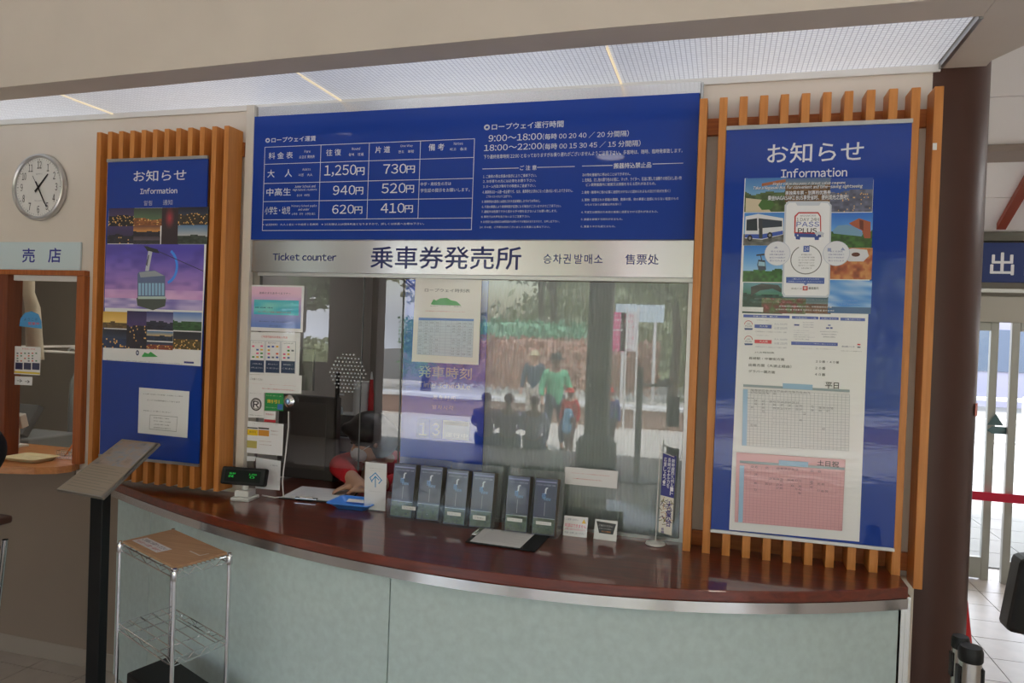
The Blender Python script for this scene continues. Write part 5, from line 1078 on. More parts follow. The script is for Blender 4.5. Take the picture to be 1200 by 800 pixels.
# exit wall with sliding doors
ew = MB(); ew.box((.644, 5.95, 2.0), (5.5, 6.1, 3.6)); ew.box((.644, 5.95, 0), (1.2, 6.1, 2.0)); ew.box((4.6, 5.95, 0), (5.5, 6.1, 2.0)); struct('wall_exit', ew, mat('exit_wall_grey', (172, 166, 154), .6))
dr = struct_root('door_1', (2.0, 5.95, 0))
M_df = mat('door_frame_alu', (164, 164, 158), .4, .5)
zt_ = by(1180, 378, 5.93).z
MB().box((1.2, 5.90, zt_), (4.6, 5.949, 2.02)).build('transom', mat('transom_grey', (176, 172, 160), .45), dr, bevel=.003)
MB().box((1.2, 5.885, by(1180, 343, 5.88).z), (4.6, 5.905, by(1180, 343, 5.88).z+.03)).build('door_track', M_alu, dr, bevel=.002)
def leaf(xa, xb, Y):
    st = .05
    MB().box((xa, Y, .0), (xa+st, Y+.04, zt_)).build('stile', M_df, dr, bevel=.003); MB().box((xb-st, Y, .0), (xb, Y+.04, zt_)).build('stile', M_df, dr, bevel=.003)
    MB().box((xa+st, Y, .01), (xb-st, Y+.04, .16)).build('bottom_rail', M_df, dr, bevel=.003); MB().box((xa+st, Y, zt_-.06), (xb-st, Y+.04, zt_)).build('top_rail', M_df, dr, bevel=.003)
    pane(xa+st, xb-st, .16, zt_-.06, Y+.02).build('glass_pane', glassmat('door_glass', (.92, .95, .95), 1.45), dr)
x157 = by(1160, 550, 5.93).x; leaf(x157-.86, x157+.02, 5.93); leaf(x157+.085, x157+.95, 5.885); leaf(x157+.98, x157+1.85, 5.885)
zb = by(1170, 582, 5.86).z; o = MB().box((1.3, 5.83, zb-.03), (4.4, 5.84, zb+.03)).build('barrier_tape', mat('crimson_tape', (196, 24, 60), .5), None, at=(2, 5.83, zb)); tag(o, 'red belt stretched across the glass exit doors', 'belt')
# floor-standing posts that carry the belt
for xq in (1.3, 4.38):
    t = thing('belt_post', (xq, 5.80, 0), 'steel belt post at the %s end of the red exit belt' % ('left' if xq < 2 else 'right'), 'post'); MB().lathe([(.14, 0), (.14, .012), (.03, .02), (.026, .03), (.026, zb+.05), (.02, zb+.06)], (xq, 5.80, 0), (0, 0, 1), 20).build('pole', M_chrome, t, smooth=True)
xs_ = by(1168, 498, 5.92); p = Print((xs_.x-.06, 5.915, xs_.z-.06)); p.poly([(.0, .06), (.1, .06), (.05, .14)], (40, 90, 96)); p.poly([(.0, .02), (.03, .05), (.12, .05), (.12, .0), (.03, .0)], (40, 90, 96)); o = p.build('arrow_sticker', None, M_pap); tag(o, 'dark teal triangle and arrow sticker on the exit door glass', 'sticker')
# exit sign
es = thing('exit_sign', (2.4, 5.86, 2.12), 'blue exit sign above the glass doors', 'sign'); a = by(1155, 284, 5.86); b = by(1200, 331, 5.86)
MB().box((a.x-.35, 5.86, b.z), (a.x+1.4, 5.90, a.z)).build('panel', mat('exit_blue', (30, 52, 112), .4), es, bevel=.003)
p = Print((a.x-.35, 5.8595, b.z)); p.t('出', 1161.5, 296, 1187.5, 322, (236, 236, 240), .03); p.build('character', es, M_pap); u0, _ = p.px(1161.5, 296); u1, _ = p.px(1187.5, 322); ww = u1-u0; p = Print((a.x-.35, 5.8595, b.z)); _, v0 = p.px(1198, 299); _, v1 = p.px(1198, 323); p.tu('口', u0+ww*1.48, v0, u0+ww*2.4, v1, (236, 236, 240), .03); p.build('character', es, M_pap)
struct('trim_exit_beam', MB().box((.66, 5.88, 2.41), (5.5, 5.949, zc(5.9))), mat('concrete_grey', (110, 108, 98), .8))
# stanchions near the counter end
def stanchion(x, y, h, label, d=.031):
    t = thing('stanchion', (x, y, 0), label, 'stanchion', 'belt stanchions')
    MB().lathe([(.13, 0), (.13, .01), (.11, .02), (d, .03)], (x, y, 0), (0, 0, 1), 28).build('base', M_chrome, t, smooth=True)
    MB().lathe([(d, .02), (d, h-.1), (d*.98, h-.036)], (x, y, 0), (0, 0, 1), 24).build('tube', mat('post_metal', (196, 192, 186), .25, 1), t, smooth=True)
    MB().lathe([(d*1.02, h-.036), (d*1.1, h-.032), (d*1.1, h-.010), (d*.95, h)], (x, y, 0), (0, 0, 1), 24).build('head', M_black, t, smooth=True)
    for s in (-1, 1): MB().box((x+s*d*1.05-.003, y-.012, h-.12), (x+s*d*1.05+.003, y+.012, h-.05)).build('belt_cassette', M_black, t, bevel=.002)
    return t
h = .92; a = bz(1138, 757, h); stanchion(a.x, a.y, h, 'chrome belt stanchion with black head at the column foot, front one', .025)
h = .80; a = bz(1126, 745, h); stanchion(a.x, a.y, h, 'chrome belt stanchion with black head, behind the front one', .022)
# red cone between column and posts
a = by(1136, 740, 2.85); t = thing('red_cone', (a.x+.05, 3.0+.25, 0), 'red cone partly hidden behind the brown column', 'cone'); xx = by(1122, 740, 3.25).x
MB().lathe([(.14, 0), (.14, .02), (.11, .03), (.03, .66), (.02, .68)], (xx, 3.25, 0), (0, 0, 1), 24).build('cone', mat('cone_red', (206, 30, 30), .5), t, smooth=True)
# ================================================================== OUTSIDE, exit side
struct('roof_added_sun_block', MB().box((-2, 6.4, 2.75), (9, 9.5, 2.95)), M_ceil)  # unseen slab added to keep direct sun off the exit floor
struct('trim_20', MB().box((4.4, 9.2, -.02), (4.6, 9.4, 2.749)), M_alu)  # post holding up the added slab
M_pave = mat('pale_paving', (158, 158, 156), .8, noise=.08, nscale=2)
gr = MB().box((-8, 6.32, -.14), (12, 40, -.02)); struct('ground_rear', gr, mat('pave_joint', (120, 118, 112), .9))
g = MB()
for i in range(-6, 14):
    for j in range(0, 22):
        g.box((i*.6+.6, 6.34+j*.45, -.02), (i*.6+1.192, 6.34+j*.45+.442, -.008))
tag(g.build('paving_slabs', M_pave, bpy.data.objects['ground_rear']), kind='stuff')
t = thing('far_building', (3, 24, -.02), 'low grey building seen through the exit doors', 'building'); MB().box((-6, 24, -.02), (14, 28, 3.4)).build('wall', mat('bldg_lilac', (150, 146, 160), .8), t); MB().box((-6.2, 23.6, 3.4), (14.2, 28.2, 3.8)).build('roof', mat('bldg_roof', (150, 160, 170), .7), t)
for i in range(8):
    w_ = MB().box((-5+i*2.4, 23.96, 1.0), (-3.6+i*2.4, 24.0, 2.2)).build('window', mat('bldg_window', (90, 100, 116), .2), t)
rl = thing('outdoor_railing', (3, 12, -.02), 'white metal railing beyond the exit doors', 'railing')
for z in (.3, .6, .9): MB().tube([(-2, 12, z), (9, 11.2, z+.1)], .025, 8).build('rail', M_white, rl, smooth=True)
for i in range(12): MB().tube([(-2+i, 12-i*.073, -.02), (-2+i, 12-i*.073, .95+i*.009)], .02, 8).build('post', M_white, rl, smooth=True)
# ================================================================== OUTSIDE, plaza in front (seen mirrored in the glass)
GZ = -.35
pg = struct('ground_front', MB().box((-30, -60, GZ-.1), (30, -4.61, GZ-.006)), MATS['pave_joint'])
g = MB(); random.seed(3)
for i in range(-22, 22):
    for j in range(0, 26): g.box((i*.6, -4.65-j*.6, GZ-.02), (i*.6+.59, -4.65-j*.6-.59, GZ+random.uniform(-.001, .001)))
tag(g.build('plaza_slabs', mat('plaza_stone', (214, 208, 196), .8, noise=.06, nscale=1.5), pg), kind='stuff')
st = MB().box((-7, -4.61, GZ), (5.6, -4.4, -.007)); struct('trim_steps', st, mat('step_stone', (170, 164, 154), .8), bevel=.005)
kb = thing('planter_kerb', (0, -10.5, GZ), 'long low planter wall with white coping across the plaza', 'wall')
MB().box((-24, -10.8, GZ), (24, -10.4, .05)).build('wall', mat('brick_red', (168, 142, 128), .8, noise=.1, nscale=12), kb); MB().box((-24, -10.85, .05), (24, -10.35, .13)).build('coping', M_paper, kb, bevel=.01)

def leafmesh(n, fn, sz, mb=None):
    mb = mb or MB()
    for i in range(n):
        c = fn(); a = Vector((random.gauss(0, 1), random.gauss(0, 1), random.gauss(0, 1))).normalized(); b = a.orthogonal().normalized(); s = sz*random.uniform(.6, 1.3)
        mb.add([c-a*s, c-b*s*.6, c+a*s, c+b*s*.6], [(0, 1, 2, 3)])
    return mb
def gauss_in(c, r):
    d = Vector((random.gauss(0, 1), random.gauss(0, 1), random.gauss(0, 1))).normalized()*random.random()**.35; return Vector((c[0]+d.x*r[0], c[1]+d.y*r[1], c[2]+d.z*r[2]))
def tree(x, y, h, r, n, m, label, name='tree', sz=.16, bare=False):
    t = thing(name, (x, y, GZ), label, 'tree', 'trees beyond the plaza'); th = h-r*.9
    MB().tube([(x, y, GZ), (x+.1, y, GZ+th*.5), (x-.05, y+.1, GZ+th)], [.17, .13, .09], 10).build('trunk', mat('bark', (92, 78, 66), .9), t, smooth=True)
    br = MB()
    for i in range(10 if not bare else 26):
        a = random.uniform(0, 2*PI); e = random.uniform(.2, .9); d = Vector((math.cos(a)*r*.85, math.sin(a)*r*.85, r*e)); s = Vector((x-.05, y+.1, GZ+th*random.uniform(.75, 1)))
        mid = s+d*.5+Vector((0, 0, .15*r)); br.tube([s, mid, s+d], [.05, .03, .008], 6)
        if bare:
            for _ in range(4): e2 = mid+Vector((random.gauss(0, .5), random.gauss(0, .5), random.uniform(.1, .8)))*r*.4; br.tube([mid, e2], [.02, .005], 5)
    br.build('branches', MATS['bark'], t)
    if n: tag(leafmesh(n, lambda: gauss_in((x, y, GZ+th+r*.35), (r, r, r*.8)), sz).build('foliage', m, t), kind='stuff')
G1 = mat('leaf_olive', (160, 168, 130), .7, noise=.3, nscale=3); G2 = mat('leaf_yellow_green', (188, 188, 156), .7, noise=.25, nscale=3); G3 = mat('leaf_deep', (112, 136, 98), .7, noise=.3, nscale=3); RD = mat('azalea_red', (206, 170, 152), .7, noise=.25, nscale=3); GG = mat('azalea_green', (150, 196, 164), .7, noise=.25, nscale=3)
random.seed(11)
trs = [(-13.4, -15.5, 5.5, 2.3, 5200, G3, 'dense dark green tree mirrored beside the sheets on the left pane'), (-8.9, -15.8, 5.0, 1.8, 260, G2, 'bare branching tree mirrored in the middle of the left pane'), (-5.2, -17, 6.0, 1.8, 2400, G2, 'yellow-green tree mirrored above the azalea bank'), (-1.4, -17, 5.4, 1.9, 2600, G1, 'olive green tree mirrored at the top of the ribbed pane'),
       (2.6, -18, 5.8, 2.0, 2600, G3, 'deep green tree mirrored near the right window edge'), (7, -17, 6, 2.2, 3000, G1, 'broad olive tree beyond the plaza, mirrored in the right notice board'), (12, -19, 6, 2.6, 2500, G2, 'yellow-green tree at the far side of the plaza, rightmost'), (-19, -17, 6.5, 3.0, 3000, G1, 'broad olive tree at the far left of the plaza'), (-7.6, -25, 8, 3.0, 2500, G1, 'tall olive tree standing behind the azalea bank')]
for a in trs: tree(*a, bare=(a[4] < 1000))
def hedge(x0, x1, y, z0, z1, m, label, n=9000, dep=.8):
    t = thing('azalea_hedge', ((x0+x1)/2, y, z0), label, 'hedge'); f = lambda: Vector((random.uniform(x0, x1), y+random.uniform(-dep, dep)*.5, z0+(z1-z0)*random.random()**.6*(.85+.15*math.sin(random.random()*9))))
    MB().ball(((x0+x1)/2, y, (z0+z1)/2), ((x1-x0)/2, dep*.45, (z1-z0)*.45), 24, 10).build('twigs', m, t); tag(leafmesh(n, f, .07).build('foliage', m, t), kind='stuff')
hedge(-9, -2.2, -14.2, .2, 2.0, GG, 'long light green hedge high on the bank beyond the plaza'); hedge(-7.5, -1.5, -12.9, .1, 1.55, RD, 'reddish brown hedge in front of the green one'); hedge(-1.0, 6.5, -13.2, .0, 1.5, G1, 'olive hedge on the right part of the planter'); hedge(-17, -9.2, -13.0, .0, 1.3, G1, 'olive hedge on the left part of the planter')
# wooded slope behind the plaza
random.seed(5)
hl = bpy.data.objects.new('wooded_slope', None); link(hl, None, (2, -32, GZ)); tag(hl, kind='structure')
def hz(x, y): return GZ+max(0, (-26-y))*.42*min(1, max(0, (x+13)/5))+1.2*sn(x*.35, y*.35, 60)*min(1, max(0, (x+13)/4))
gx = [-13+i*1.0 for i in range(40)]; gy = [-26-j*1.2 for j in range(16)]; mb = MB()
mb.add([(x, y, hz(x, y)) for y in gy for x in gx], [(j*40+i, j*40+i+1, (j+1)*40+i+1, (j+1)*40+i) for j in range(15) for i in range(39)]); mb.build('slope', mat('slope_green', (140, 146, 118), .9, noise=.3, nscale=1), hl)
def hp():
    x = random.uniform(-13, 26); y = random.uniform(-44, -26); return Vector((x, y, hz(x, y)+abs(random.gauss(.5, .7))))
tag(leafmesh(6000, hp, .3).build('slope_foliage', G2, hl), kind='stuff'); tag(leafmesh(5000, hp, .3).build('slope_foliage', G1, hl), kind='stuff')
def nobori(x, y, z0, z1, c, s_, label):
    t = thing('banner_flag', (x, y, GZ), label, 'flag'); MB().tube([(x, y, GZ), (x, y, z1+.1)], .02, 8).build('pole', M_white, t, smooth=True)
    p = Print((x-.02, y, z0), (-1, 0, 0)); p.rect(.0, z1-z0, .34, 0, c)
    for k, ch in enumerate(s_): p.tu(ch, .06, (z1-z0)*(1-k/len(s_))-.05, .28, (z1-z0)*(1-(k+1)/len(s_))+.02, (240, 240, 240) if c[1] < 150 else (200, 60, 110), .03)
    p.build('cloth', t, M_pap)
vp = lambda x, y, Y: Vector((by(x, y, 2*W-Y).x, Y, by(x, y, 2*W-Y).z))
for (px0, c, s_, lb) in ((735, (226, 80, 140), '夜景ロープウェイ', 'pink vertical banner flag across the plaza'), (748, (236, 232, 232), '展望レストラン', 'white vertical banner flag beside the pink one')):
    a = vp(px0, 366, -10.0); b = vp(px0, 412, -10.0); nobori(a.x, -10.0, b.z, a.z, c, s_, lb)
a = vp(722, 356, -12); b = vp(778, 378, -12); t = thing('canopy_sign', ((a.x+b.x)/2, -12, GZ), 'pale blue canopy board on two posts across the plaza', 'signboard')
MB().box((a.x, -12.05, b.z), (b.x, -11.95, a.z)).build('board', mat('pale_blue_board', (206, 222, 230), .6), t)
for x in (a.x+.2, b.x-.2): MB().tube([(x, -12, GZ), (x, -12, b.z)], .04, 8).build('post', M_white, t, smooth=True)

# ================================================================== PEOPLE
SKIN = mat('skin', (206, 160, 134), .55)
def skin_mesh(name, chains, m, parent, balls=(), vox=.011, at=None, sub=1, post=None):
    """chains: lists of (point, radius) joined where points coincide; grown with a Skin modifier, fused and smoothed"""
    parts = []
    bm = bmesh.new(); lay = bm.verts.layers.skin.verify(); idx = {}
    for ch in chains:
        prev = None
        for p, r in ch:
            k = tuple(round(c, 4) for c in p)
            if k not in idx:
                v = bm.verts.new(p); r = r if isinstance(r, tuple) else (r, r); v[lay].radius = r; idx[k] = v
                if len(idx) == 1: v[lay].use_root = True
            v = idx[k]
            if prev is not None and prev is not v and not bm.edges.get((prev, v)): bm.edges.new((prev, v))
            prev = v
    me = bpy.data.meshes.new('t'); bm.to_mesh(me); bm.free(); o = bpy.data.objects.new('t', me); COL.objects.link(o)
    sk = o.modifiers.new('s', 'SKIN'); sk.use_smooth_shade = True; sb = o.modifiers.new('b', 'SUBSURF'); sb.levels = 2; sb.render_levels = 2
    dg = bpy.context.evaluated_depsgraph_get(); m1 = bpy.data.meshes.new_from_object(o.evaluated_get(dg)); bpy.data.objects.remove(o)
    bm = bmesh.new(); bm.from_mesh(m1)
    for (c, r) in balls:
        mb = MB().ball(c, r, 20, 14); t_ = bpy.data.meshes.new('t'); t_.from_pydata(mb.v, [], mb.f); bm.from_mesh(t_)
    m2 = bpy.data.meshes.new('t'); bm.to_mesh(m2); bm.free(); o = bpy.data.objects.new('t', m2); COL.objects.link(o)
    rm = o.modifiers.new('r', 'REMESH'); rm.mode = 'VOXEL'; rm.voxel_size = vox; sm = o.modifiers.new('m', 'SMOOTH'); sm.iterations = 2; sm.factor = .5
    dg = bpy.context.evaluated_depsgraph_get(); m3 = bpy.data.meshes.new_from_object(o.evaluated_get(dg)); bpy.data.objects.remove(o)
    m3.shade_smooth(); m3.materials.clear(); m3.materials.append(m); org = wloc(parent) if parent else Vector(at)
    for v in m3.vertices: v.co -= org
    return link(bpy.data.objects.new(name, m3), parent, at)
V = Vector
def fingers(wrist, d, palm_n, s=1.0, curl=.5, side=1):
    """palm chain plus five finger chains; d = direction of the hand, palm_n = direction the palm faces"""
    d = V(d).normalized(); pn = V(palm_n); pn = (pn-d*pn.dot(d)).normalized(); q = d.cross(pn)*side; out = []; w = V(wrist)
    pc = w+d*.045*s; out.append([(w, .023*s), (pc, (.026*s, .019*s))])
    for k, (off, ln) in enumerate(((.027, .068), (.009, .078), (-.009, .072), (-.026, .056))):
        b = w+d*.085*s+q*off*s; a1 = b+(d*math.cos(curl*.5)+pn*math.sin(curl*.5))*ln*.5*s; a2 = a1+(d*math.cos(curl*1.4)+pn*math.sin(curl*1.4))*ln*.3*s; a3 = a2+(d*math.cos(curl*2.1)+pn*math.sin(curl*2.1))*ln*.22*s
        out.append([(pc, .02*s), (b, .0105*s), (a1, .009*s), (a2, .008*s), (a3, .0065*s)])
    tb = w+d*.02*s+q*.026*s; t1 = tb+(d*.6+q*.7+pn*.25).normalized()*.036*s; t2 = t1+(d*.9+q*.15+pn*.4).normalized()*.03*s
    out.append([(w+d*.01*s, .02*s), (tb, .013*s), (t1, .0105*s), (t2, .008*s)])
    return out
def head_balls(c, f, s=1.0):
    """skull, face, nose, ears for a head centred at c that looks along f"""
    f = V(f).normalized(); sd = f.cross(V((0, 0, 1))).normalized(); up = sd.cross(f); c = V(c)
    return [(c+up*.02*s, (.078*s, .088*s, .092*s)), (c+f*.025*s-up*.045*s, (.056*s, .056*s, .066*s)), (c+f*.05*s-up*.092*s, (.028*s, .028*s, .02*s)),
            (c+f*.093*s-up*.02*s, (.013*s, .013*s, .02*s)), (c+f*.078*s-up*.062*s, (.02*s, .02*s, .012*s)), (c+sd*.078*s-up*.01*s, (.012*s, .02*s, .03*s)), (c-sd*.078*s-up*.01*s, (.012*s, .02*s, .03*s))]
def face(t, c, f, s=1.0):
    f = V(f).normalized(); sd = f.cross(V((0, 0, 1))).normalized(); up = sd.cross(f); c = V(c)
    for k in (-1, 1):
        MB().ball(c+f*.077*s+sd*k*.031*s+up*.004*s, (.011*s, .011*s, .008*s), 10, 8).build('eye', mat('eye_dark', (40, 28, 24), .3), t, smooth=True)
        MB().tube([c+f*.081*s+sd*k*.018*s+up*.026*s, c+f*.080*s+sd*k*.034*s+up*.03*s, c+f*.070*s+sd*k*.047*s+up*.024*s], .003*s, 6).build('eyebrow', mat('hair_black', (26, 22, 22), .5), t)
def standing(x, y, gz, H, f, label, shirt, trous, hair, sleeve=1, arms=None, hat=None, group=None, extra=None, stride=.06, shoes=(50, 46, 44), shirt_len=.52):
    """f: angle the person faces (0 = +y); H: height"""
    s = H/1.75; F = V((math.sin(f), math.cos(f), 0)); S = V((F.y, -F.x, 0)); o = V((x, y, gz)); t = thing('person', o, label, 'person', group)
    P = lambda a, b, z: o+S*a*s+F*b*s+V((0, 0, z*s))
    pel = P(0, 0, .93); ch = P(0, .0, 1.22); ct = P(0, -.01, 1.40); nk = P(0, 0, 1.50); hd = P(0, .02, 1.62)
    legs = []; tr = []; sh = []
    for k in (-1, 1):
        st_ = stride*k; hip = P(.095*k, 0, .90); kn = P(.11*k, .02+st_*.6, .50); an = P(.115*k, -.02+st_, .09); toe = P(.125*k, .13+st_, .04)
        legs.append([(pel, .12*s), (hip, .088*s), (kn, .056*s), (an, .036*s), (toe, .03*s)]); tr.append([(pel, .135*s), (hip, .1*s), (kn, .072*s), (P(.115*k, -.02+st_, .14), .058*s)])
        sh.append([(P(.115*k, -.05+st_, .05), .045*s), (P(.12*k, .06+st_, .045), .044*s), (P(.127*k, .15+st_, .038), .034*s)])
    arms = arms or {}; al = []; sl_ = []
    for k in (-1, 1):
        shd = P(.175*k, -.01, 1.40); el, wr = arms.get(k, ((.25*k, -.03, 1.12), (.27*k, .06, .87))); el = P(*el); wr = P(*wr)
        al.append([(ct, .1*s), (shd, .055*s), (el, .04*s), (wr, .026*s)]); d = (wr-el).normalized(); al += fingers(wr, d, (F if abs(d.dot(F)) < .7 else V((0, 0, -1))), s, .5, k)
        sl_.append([(ct, .12*s), (shd, .075*s), (el, .06*s), (wr-(wr-el)*.1 if sleeve else el+(wr-el)*.1, .048*s)])
    body = [(pel, .12*s), (ch, (.14*s, .1*s)), (ct, (.13*s, .1*s)), (nk, .052*s), (hd, .06*s)]
    skin_mesh('body', [body]+legs+al, SKIN, t, head_balls(hd, F, s), vox=.012*s)
    face(t, hd, F, s)
    skin_mesh('trousers', tr, mat('trousers_%d_%d_%d' % trous, trous, .8, noise=.1), t, vox=.016)
    bot = P(0, 0, .93-.16 if shirt_len < .6 else .5)
    skin_mesh('jacket', [[(bot, (.17*s, .15*s)), (pel+V((0, 0, .02*s)), (.16*s, .14*s)), (ch, (.165*s, .13*s)), (ct, (.15*s, .115*s)), (P(0, 0, 1.475), .07*s)]]+sl_, mat('jacket_%d_%d_%d' % shirt, shirt, .8, noise=.08), t, vox=.016)
    for q in sh: skin_mesh('shoe', [q], mat('shoe_%d_%d_%d' % shoes, shoes, .6), t, vox=.012)
    up = V((0, 0, 1))
    if hat:
        MB().lathe([(.098*s, .03*s), (.1*s, .06*s), (.085*s, .115*s), (.04*s, .135*s), (.005, .138*s)], hd, (0, 0, 1), 20).build('hat', mat('hat_%d_%d_%d' % hat, hat, .7), t, smooth=True)
        MB().lathe([(.1*s, .03*s), (.15*s, .022*s), (.152*s, .03*s), (.1*s, .045*s)], hd, (0, 0, 1), 20).build('hat_brim', mat('hat_%d_%d_%d' % hat, hat, .7), t, smooth=True)
    skin_mesh('hair', [[(hd+up*.03*s-F*.03*s, .05*s), (hd-up*.03*s-F*.035*s, .045*s)]], hair, t, [(hd+up*.035*s-F*.018*s, (.09*s, .098*s, .088*s)), (hd-up*.02*s-F*.04*s, (.082*s, .06*s, .07*s))], vox=.012)
    if extra: extra(t, P, F, S, s)
    return t
HB = mat('hair_black', (26, 22, 22), .45); HG = mat('hair_brown', (74, 50, 38), .5)
# --- staff member at the desk behind the pass-through
hd = by(433, 513, 3.22); t = thing('person', (hd.x, 3.36, 0), 'seated ticket clerk with black hair, red vest and mask, writing at the pass-through', 'person')
F = V((-.62, -.70, -.36)).normalized(); sd = F.cross(V((0, 0, 1))).normalized(); up = sd.cross(F)
pel = V((hd.x+.05, 3.50, .52)); ch = V((hd.x+.03, 3.44, .76)); ct = V((hd.x+.03, 3.36, .93)); nk = V((hd.x+.02, 3.30, 1.0))
wr = bz(420, 577, .945); wr = V((wr.x+.02, wr.y+.03, .955)); el = V((hd.x-.14, 3.16, .95)); shL = V((hd.x-.14, 3.36, .95)); shR = V((hd.x+.2, 3.36, .95)); elR = V((hd.x+.26, 3.1, .94)); wrR = V((hd.x+.13, 2.93, .945))
el = V((hd.x-.1, 3.10, .985))
hf = fingers(wr, (bz(402, 574, .92)-wr), (0, .1, -1), .95, .75, -1); hf2 = fingers(wrR, (-.9, -.3, -.1), (0, 0, -1), .95, .4, 1)
seat = .45
chains = [[(pel, .13), (ch, (.13, .1)), (ct, (.12, .09)), (nk, .05), (hd-up*.03, .055)], [(ct, .09), (shL, .055), (el, .042), (wr, .025)], [(ct, .09), (shR, .055), (elR, .042), (wrR, .025)]]+hf+hf2
for k in (-1, 1):
    chains.append([(pel, .12), (pel+V((.1*k, -.05, 0)), .09), (pel+V((.11*k, -.42, .0)), .062), (pel+V((.11*k, -.40, -.42)), .04), (pel+V((.12*k, -.52, -.47)), .035)])
skin_mesh('body', chains, SKIN, t, head_balls(hd, F, 1.0), vox=.009)
skin_mesh('vest', [[(pel, .15), (ch, (.16, .12)), (ct, (.145, .11)), (nk, .065)], [(ct, .11), (shL, .07), (el, .055), (el+(wr-el)*.55, .042)], [(ct, .11), (shR, .07), (elR, .055), (elR+(wrR-elR)*.6, .04)]], mat('red_cloth', (196, 26, 34), .7, noise=.1), t, vox=.012)
skin_mesh('trousers', [[(pel, .135), (pel+V((.1*k, -.05, 0)), .105), (pel+V((.11*k, -.42, .0)), .078), (pel+V((.11*k, -.40, -.38)), .06)] for k in (-1, 1)], mat('navy_cloth', (30, 34, 60), .8), t, vox=.014)
skin_mesh('hair', [[(hd+up*.02-F*.05, .05), (hd-up*.05-F*.07, .045)], [(hd+up*.07+F*.05, .03), (hd+up*.03+F*.085-sd*.045, .016), (hd-up*.02+F*.085-sd*.06, .008)], [(hd+up*.07+F*.05, .03), (hd+up*.03+F*.085+sd*.045, .016), (hd-up*.03+F*.08+sd*.06, .007)]],
          HB, t, [(hd+up*.035-F*.014, (.106, .112, .096)), (hd-up*.02-F*.045, (.1, .092, .1)), (hd+up*.07+F*.05, (.078, .05, .038))], vox=.009)
skin_mesh('face_mask', [[(hd+F*.082-up*.02, .008), (hd+F*.104-up*.035, .01), (hd+F*.088-up*.075, .012)]], mat('mask_cloth', (206, 200, 206), .8), t, [(hd+F*.066-up*.05, (.05, .048, .042))], vox=.008)
for k in (-1, 1): MB().tube([hd+F*.075-up*.03+sd*k*.045, hd+F*.03-up*.012+sd*k*.078, hd-F*.008+sd*k*.09], .0018, 6).build('mask_loop', M_white, t)
face(t, hd, F)
ch_ = thing('office_chair', (hd.x+.06, 3.56, 0), 'dark swivel chair under the seated ticket clerk', 'chair'); c = ch_.location.copy()
MB().lathe([(.2, .36), (.22, .38), (.22, .40), (.2, .41)], c, (0, 0, 1), 24).build('seat', M_dark, ch_, smooth=True); MB().tube([c+V((0, 0, .06)), c+V((0, 0, .36))], .025, 10).build('column', M_chrome, ch_)
for i in range(5): a = 2*PI*i/5; MB().tube([c+V((0, 0, .08)), c+V((.26*math.cos(a), .26*math.sin(a), .03))], .018, 8).build('leg', M_dark, ch_)
o = MB().tube([wr+(bz(402, 574, .92)-wr).normalized()*.1+V((0, 0, -.035)), wr+(bz(402, 574, .92)-wr).normalized()*.07+V((.05, .06, .06))], .004, 8).build('pen', M_dark, None, at=wr, smooth=True); tag(o, 'dark pen in the writing hand of the ticket clerk', 'pen')
# --- inside the ticket room
t = thing('shop_fill_light', (-3.6, 3.6, 2.74), 'fluorescent fitting on the shop ceiling, above the frame', 'lamp'); MB().box((-4.2, 3.5, 2.70), (-3.0, 3.7, 2.749)).build('housing', M_white, t); MB().box((-4.15, 3.52, 2.69), (-3.05, 3.68, 2.699)).build('diffuser', mat('shop_fill_glow', (255, 250, 240), .5, emit=14), t)  # unseen fill light, added so the cupboards in the shop show up
t = thing('room_fill_light', (-1.4, 3.7, 2.74), 'long fluorescent fitting on the ticket room ceiling, hidden above the window', 'lamp'); MB().box((-2.2, 3.55, 2.70), (-.6, 3.85, 2.749)).build('housing', M_white, t); MB().box((-2.15, 3.58, 2.69), (-.65, 3.82, 2.699)).build('diffuser', mat('room_fill_glow', (245, 248, 255), .5, emit=3.6), t)  # unseen fill light, added to lift the clerk, blue panel and ribbed sheet
t = thing('ticket_terminal', (by(350, 560, 3.25).x, 3.25, 0), 'big dark grey ticketing monitor standing behind the left glass', 'monitor')
a, b = by(333, 462, 3.12), by(387, 600, 3.12)
MB().box((a.x-.03, 3.12, .9), (b.x+.02, 3.16, a.z)).build('screen_case', mat('warm_dark_grey', (88, 82, 78), .5), t, bevel=.006); MB().box((a.x+.0, 3.114, .95), (b.x-.035, 3.12, a.z-.03)).build('back_panel', mat('warm_grey_panel', (104, 96, 90), .5), t, bevel=.004)
MB().box((b.x+.005, 3.12, .86), (b.x+.017, 3.14, a.z+.12)).build('post', M_black, t); MB().box((a.x-.1, 3.10, .0), (b.x+.1, 3.5, .86)).build('cabinet', mat('warm_grey_cab', (96, 90, 86), .6), t, bevel=.004)
a, b = by(388, 510, 3.35), by(404, 590, 3.35); t = thing('ticket_printer', (a.x+.05, 3.4, .8), 'grey ticket printer with navy slot beside the monitor', 'printer')
MB().box((a.x-.02, 3.33, .86), (b.x+.03, 3.55, a.z)).build('body', mat('printer_grey', (150, 152, 158), .4), t, bevel=.006); q = by(398, 531, 3.33); MB().box((q.x-.03, 3.325, q.z-.012), (q.x+.04, 3.332, q.z+.012)).build('slot', mat('navy_slot', (40, 46, 110), .4), t)
MB().obox((a.x+.03, 3.40, a.z+.045), (.07, 0, 0), (0, .06, .045), (0, -.004, .006)).build('screen', M_dark, t, bevel=.003)
zb_ = by(410, 497, 4.3).z
